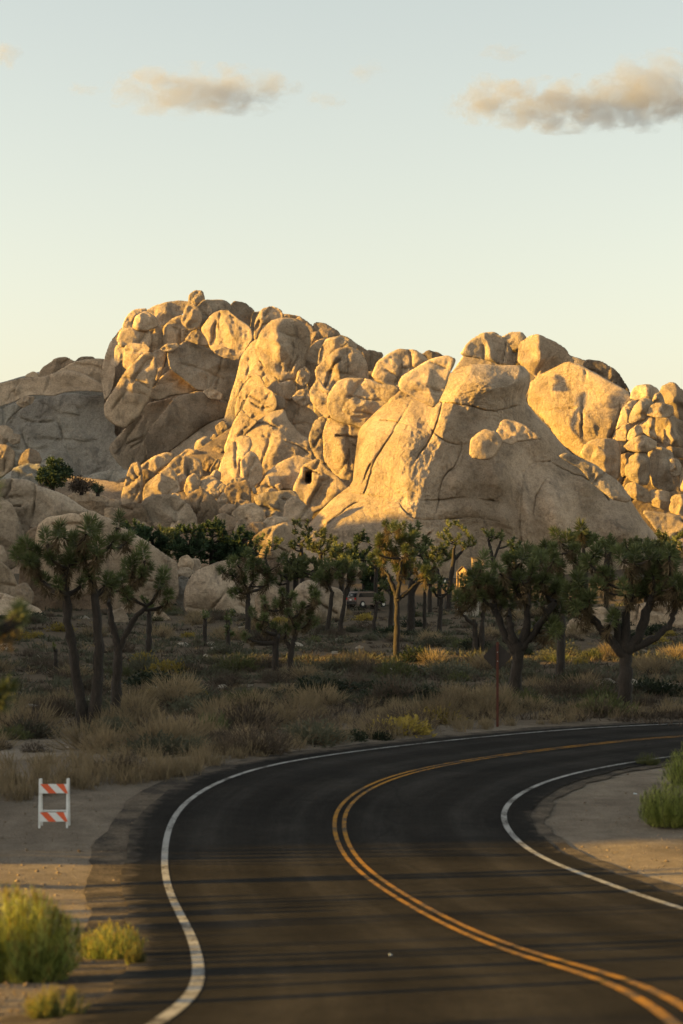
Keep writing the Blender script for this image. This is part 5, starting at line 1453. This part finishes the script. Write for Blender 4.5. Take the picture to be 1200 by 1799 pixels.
# ---------------------------------------------------------------- objects
def box(name, size, loc, mat, parent, rot=(0, 0, 0), bev=0.0):
    bm = bmesh.new()
    bmesh.ops.create_cube(bm, size=1.0)
    for v in bm.verts: v.co = Vector((v.co.x * size[0], v.co.y * size[1], v.co.z * size[2]))
    if bev: bmesh.ops.bevel(bm, geom=bm.edges[:], offset=bev, segments=2, affect='EDGES')
    me = bpy.data.meshes.new(name); bm.to_mesh(me); bm.free()
    o = link(name, me, M[mat], parent)
    o.location = loc; o.rotation_euler = rot
    return o
def prism(name, prof, y0, y1, mat, parent, loc=(0, 0, 0), bev=0.0, smooth=False):
    """profile in (x, z) extruded along y"""
    bm = bmesh.new()
    a = [bm.verts.new((x, y0, z)) for x, z in prof]
    f = bm.faces.new(a)
    r = bmesh.ops.extrude_face_region(bm, geom=[f])
    for v in r['geom']:
        if isinstance(v, bmesh.types.BMVert): v.co.y = y1
    bmesh.ops.recalc_face_normals(bm, faces=bm.faces[:])
    if bev: bmesh.ops.bevel(bm, geom=bm.edges[:], offset=bev, segments=2, affect='EDGES')
    me = bpy.data.meshes.new(name); bm.to_mesh(me); bm.free()
    o = link(name, me, M[mat], parent); o.location = loc
    return o

# barricade
g_ = gpt(95, 1457)
bar = empty('traffic_barricade', tuple(g_))
bar.rotation_euler = (0, 0, math.radians(4))
tag(bar, 'small folding barricade with orange and white diagonal stripes on the dirt', 'barricade')
s = g_[1] / F
Wb, Hb = 51 * s, 86 * s
for sx in (-1, 1):
    for fy, top in ((-1, 1.0), (1, .985)):
        bm_ = box('leg', (.042, .03, Hb * 1.0), (sx * Wb * .47 + (.012 if fy > 0 else 0), fy * .15, Hb * .5 * top), 'barr_white', bar, (fy * math.radians(8.5), 0, 0), .004)
    box('hinge', (.03, .07, .05), (sx * Wb * .47, .0, Hb * .97), 'barr_white', bar, (0, 0, 0), .006)
for zc in (.80, .235):
    yb = -.15 + (zc - .5) * Hb * math.tan(math.radians(8.5)) - .032
    hp = .19 * Hb
    pan = box('striped_panel', (Wb, .02, hp), (0, yb, zc * Hb), 'barr_white', bar, (-math.radians(8.5), 0, 0), .004)
    # diagonal orange sheeting: parallelograms clipped to the panel, 3 mm proud
    sw = Wb * .26
    for j in (-.04, .52):
        xl = -Wb * .5 + Wb * (.08 + j * .98)
        ptsq = [(xl, hp * .5), (xl + sw, hp * .5), (xl + sw + hp * .95, -hp * .5), (xl + hp * .95, -hp * .5)]
        ptsq = [(max(-Wb * .497, min(Wb * .497, px)), pz * .99) for px, pz in ptsq]
        me = bpy.data.meshes.new('orange_stripe')
        me.from_pydata([(px, -.0135, pz) for px, pz in ptsq], [], [(0, 3, 2, 1)])
        link('orange_stripe', me, M['barr_orange'], pan)
box('crossbar', (Wb * .94, .02, .03), (0, .15, Hb * .32), 'barr_white', bar)

# diamond sign seen from behind
g_ = gpt(874, 1277)
s = g_[1] / F
sg = empty('road_sign', tuple(g_)); tag(sg, 'diamond warning sign seen from behind on a rusty post', 'road sign')
Hs = (1277 - 1128) * s
box('post', (.085, .05, Hs), (0, 0, Hs / 2), 'rust', sg, (0, 0, 0), .006)
hz = (1277 - 1154) * s
rd_ = 26 * s
bm = bmesh.new()
cor = []
for (ax_, az_) in ((0, 1), (1, 0), (0, -1), (-1, 0)):
    for t in (-1, 1):
        tx_ = ax_ * (1 - .07) + (t * .07 * (1 if ax_ == 0 else 0)); tz_ = az_ * (1 - .07) + (t * .07 * (1 if az_ == 0 else 0))
        cor.append((tx_, tz_))
cor.sort(key=lambda q: math.atan2(q[1], q[0]))
f = bm.faces.new([bm.verts.new((x * rd_, .030, z * rd_)) for x, z in cor])
r_ = bmesh.ops.extrude_face_region(bm, geom=[f])
for v in r_['geom']:
    if isinstance(v, bmesh.types.BMVert): v.co.y = .034
bmesh.ops.recalc_face_normals(bm, faces=bm.faces[:])
me = bpy.data.meshes.new('sign_plate'); bm.to_mesh(me); bm.free()
o = link('sign_plate', me, M['sign_back'], sg); o.location = (0, 0, hz)
for dz in (-.3, .3): box('bolt', (.03, .03, .03), (0, -.03, hz + dz * rd_), 'rim', sg, (0, 0, 0), .005)

# little hut near the rocks
Z = 245.0
g_ = at(819, 1013, Z); g_[2] = min(g_[2], gz(g_[0], Z) + .0)
hut_z = gz(g_[0], Z)
hut = empty('wooden_hut', (g_[0], Z, hut_z)); hut.rotation_euler = (0, 0, math.radians(-38))
tag(hut, 'tiny gabled wooden hut glowing in sun below the dome', 'hut')
s = Z / F
top = H + (YH - 994) * s - hut_z
w = 1.3; wallh = top - .75
prism('wall', [(-w * .5, 0), (w * .5, 0), (w * .5, wallh), (0, wallh + .55), (-w * .5, wallh)], -.7, .7, 'wood', hut)
for sx in (-1, 1):
    box('roof', (.95, 1.75, .06), (sx * .40, 0, wallh + .36), 'roofing', hut, (0, sx * math.radians(40), 0))
box('door', (.55, .03, 1.5), (0, -.718, wallh - .85), 'roofing', hut)
box('post', (.08, .08, wallh), (-w * .5 - .25, -.75, wallh / 2), 'wood', hut)
# dark slot in the rock wall behind the hut: black panel on a rock coloured block
Z = 250.0
g_ = at(836, 1000, Z); g0 = gz(g_[0], Z)
slot_blk = empty('slotted_rock_block', (g_[0], Z, g0))
tag(slot_blk, 'low pale rock coloured block with a black slot panel behind the hut', 'building')
tp = H + (YH - 974) * Z / F - g0
box('wall', (1.5, 2.4, tp - .5), (.35, 1.4, tp / 2 - .25), 'rock', slot_blk, (0, 0, 0), .02)
box('black_slot_panel', (.38, .06, 1.35), (0, .19, tp - 1.6), 'trim', slot_blk)
box('roof', (1.65, 2.6, .10), (.35, 1.4, tp - .445), 'rock_brown', slot_blk, (0, 0, 0), .02)

# small triangular wayside sign and a white marker post
Z = 205.0
g_ = at(782, 1044, Z); g_[2] = gz(g_[0], Z)
ts = empty('trailhead_sign', tuple(g_)); tag(ts, 'small dark trail sign with pale triangle near the hut', 'sign')
hh_ = H + (YH - 1014) * Z / F - g_[2]
box('post', (.1, .08, hh_), (0, 0, hh_ / 2), 'trim', ts)
box('board', (.62, .05, .62), (0, -.07, hh_ - .4), 'trim', ts)
me = bpy.data.meshes.new('triangle'); me.from_pydata([(-.18, -.1, hh_ - .58), (.18, -.1, hh_ - .58), (0, -.1, hh_ - .22)], [], [(0, 1, 2)])
link('triangle', me, M['barr_white'], ts)
g_ = at(803, 1055, 200.0); g_[2] = gz(g_[0], 200.)
mk = box('marker_post', (.12, .05, H + (YH - 1044) * 200 / F - g_[2] + .1), (g_[0], 200, (H + (YH - 1044) * 200 / F + g_[2]) / 2), 'barr_white', None, (0, 0, 0), .01)
tag(mk, 'small white marker post on the flat right of the trail sign', 'post')
g_ = gpt(1116, 1396)
lt = box('litter_scrap', (.09, .05, .02), (g_[0], g_[1], g_[2] + .02), 'litter', None, (.2, .1, .4), .008)
tag(lt, 'tiny pale blue scrap of litter on the inner dirt', 'litter')
g_ = gpt(686, 1697)
lf = box('dry_leaf', (.035, .02, .010), (g_[0], g_[1], RS[np.argmin(((RS[:, :2] - g_[:2]) ** 2).sum(1)), 2] + .02), 'litter', None, (.3, .2, .4), .004)
tag(lf, 'small pale scrap lying on the asphalt of the left lane', 'litter')

# parked car
Z = 205.0
cx_ = (646 - 600) * Z / F
cz_ = gz(cx_, Z)
want = H + (YH - 1067) * Z / F
car = empty('parked_car', (cx_, Z, max(cz_, want)))
car.rotation_euler = (0, 0, math.radians(38))
tag(car, 'silver sport utility car parked beyond the trees', 'car')
prof = [(-2.25, .35), (-2.30, .75), (-2.22, 1.02), (-1.3, 1.05), (1.0, 1.03), (1.9, .95), (2.25, .78), (2.30, .40), (2.0, .28), (-2.0, .28)]
body = prism('body', prof, -.90, .90, 'car', car, bev=.06)
cab = [(-2.15, 1.0), (-1.95, 1.55), (-1.75, 1.66), (.15, 1.68), (.55, 1.52), (1.15, 1.0)]
prism('cabin', cab, -.80, .80, 'car', car, bev=.05)
for sy in (-1, 1):
    prism('side_window', [(-1.85, 1.08), (-1.72, 1.50), (.12, 1.53), (.42, 1.42), (.85, 1.08)], sy * .805, sy * .815, 'glass', car)
    for xw in (-1.4, 1.42):
        bm = bmesh.new(); bmesh.ops.create_cone(bm, cap_ends=True, segments=24, radius1=.36, radius2=.36, depth=.24)
        bmesh.ops.bevel(bm, geom=[e for e in bm.edges if len(e.link_faces) == 2 and e.calc_face_angle(0) > 1], offset=.04, segments=2, affect='EDGES')
        me = bpy.data.meshes.new('wheel'); bm.to_mesh(me); bm.free()
        wh = link('wheel', me, M['tyre'], car); wh.location = (xw, sy * .82, .36); wh.rotation_euler = (math.radians(90), 0, 0)
        bm = bmesh.new(); bmesh.ops.create_cone(bm, cap_ends=True, segments=16, radius1=.21, radius2=.19, depth=.26)
        me = bpy.data.meshes.new('rim'); bm.to_mesh(me); bm.free()
        link('rim', me, M['rim'], wh)
    box('roof_rail', (1.7, .04, .05), (-.8, sy * .66, 1.73), 'trim', car)
    box('tail_light', (.06, .24, .20), (-2.27, sy * .74, .92), 'tail', car, (0, 0, 0), .01)
rw = box('rear_window', (.02, 1.35, .44), (-2.085, 0, 1.30), 'glass', car, (0, math.radians(20), 0))
box('rear_bumper', (.12, 1.72, .26), (-2.30, 0, .46), 'trim', car, (0, 0, 0), .03)
box('number_plate', (.02, .32, .16), (-2.315, 0, .80), 'barr_white', car)

# ---------------------------------------------------------------- clouds
def cloud_mat(name, dens, scale, thr, seed, stretch):
    m = bpy.data.materials.new(name); m.use_nodes = True
    nt = m.node_tree; nt.nodes.clear()
    out = N(nt, 'ShaderNodeOutputMaterial')
    pv = N(nt, 'ShaderNodeVolumePrincipled')
    pv.inputs['Color'].default_value = (0.44, 0.47, 0.56, 1)
    pv.inputs['Anisotropy'].default_value = 0.2
    tc = N(nt, 'ShaderNodeTexCoord')
    ln = N(nt, 'ShaderNodeVectorMath', operation='LENGTH')
    nt.links.new(tc.outputs['Object'], ln.inputs[0])
    mp = N(nt, 'ShaderNodeMapping'); mp.inputs['Location'].default_value = (seed, seed * 2, seed * 3); mp.inputs['Scale'].default_value = stretch
    nt.links.new(tc.outputs['Object'], mp.inputs[0])
    nz = noise(nt, mp.outputs[0], scale, 6, 0.6, 0.3)
    a = N(nt, 'ShaderNodeMath', operation='MULTIPLY_ADD'); a.inputs[1].default_value = 3.4; a.inputs[2].default_value = -1.7
    nt.links.new(nz.outputs[0], a.inputs[0])
    s1 = N(nt, 'ShaderNodeMath', operation='SUBTRACT'); s1.inputs[0].default_value = thr
    nt.links.new(ln.outputs['Value'], s1.inputs[1])
    ad = N(nt, 'ShaderNodeMath', operation='ADD'); nt.links.new(a.outputs[0], ad.inputs[0]); nt.links.new(s1.outputs[0], ad.inputs[1])
    mr = N(nt, 'ShaderNodeMapRange'); mr.inputs['From Min'].default_value = 0; mr.inputs['From Max'].default_value = .35
    mr.inputs['To Min'].default_value = 0; mr.inputs['To Max'].default_value = dens
    nt.links.new(ad.outputs[0], mr.inputs['Value'])
    nt.links.new(mr.outputs[0], pv.inputs['Density'])
    nt.links.new(pv.outputs[0], out.inputs['Volume'])
    return m
def cloud(label, lobes, Zc, dens, seed, scale=1.6, thr=.75):
    xs_ = [l[0] for l in lobes]; ys_ = [l[1] for l in lobes]
    root = empty('cloud', tuple(at(np.mean(xs_), np.mean(ys_), Zc)))
    tag(root, label, 'cloud')
    for i, (x, y, rx, ry) in enumerate(lobes):
        bm = bmesh.new(); bmesh.ops.create_icosphere(bm, subdivisions=3, radius=1.0)
        me = bpy.data.meshes.new('puff'); bm.to_mesh(me); bm.free()
        o = link('puff', me, cloud_mat('cloud_vapour', dens, scale, thr, seed + i * 1.7, (max(1, .62 * rx / ry), 1.3, .9)), root)
        o.location = Vector(at(x, y, Zc)) - root.location
        k = Zc / F
        o.location.y += (i % 3 - 1) * 20
        o.scale = (rx * k, max(ry * 1.6, rx * .5) * k, ry * k)
cloud('flat based grey cloud at upper left', [(355, 166, 195, 48)], 3200, .0125, 1.0, 1.6)
cloud('large grey and pink cloud at the upper right edge', [(1040, 190, 285, 44), (1150, 142, 110, 56), (850, 165, 46, 42)], 3400, .0125, 5.0, 1.6)
cloud('thin wisp of cloud above the large right cloud', [(880, 98, 60, 20)], 3300, .010, 9.0, 1.6, .62)
cloud('small grey wisp at the top left corner', [(12, 100, 34, 28)], 3300, .014, 12.0, 1.4, .62)
cloud('faint small wisp left of the flat based cloud', [(150, 162, 42, 16)], 3300, .010, 15.0, 1.5, .6)
cloud('faint small wisp right of the flat based cloud', [(575, 182, 50, 18)], 3300, .010, 18.0, 1.5, .6)
cloud('tiny faint wisp between the two big clouds', [(640, 130, 48, 24)], 3300, .007, 21.0, 1.5, .58)
SC.cycles.volume_step_rate = 1.0
SC.cycles.volume_max_steps = 256
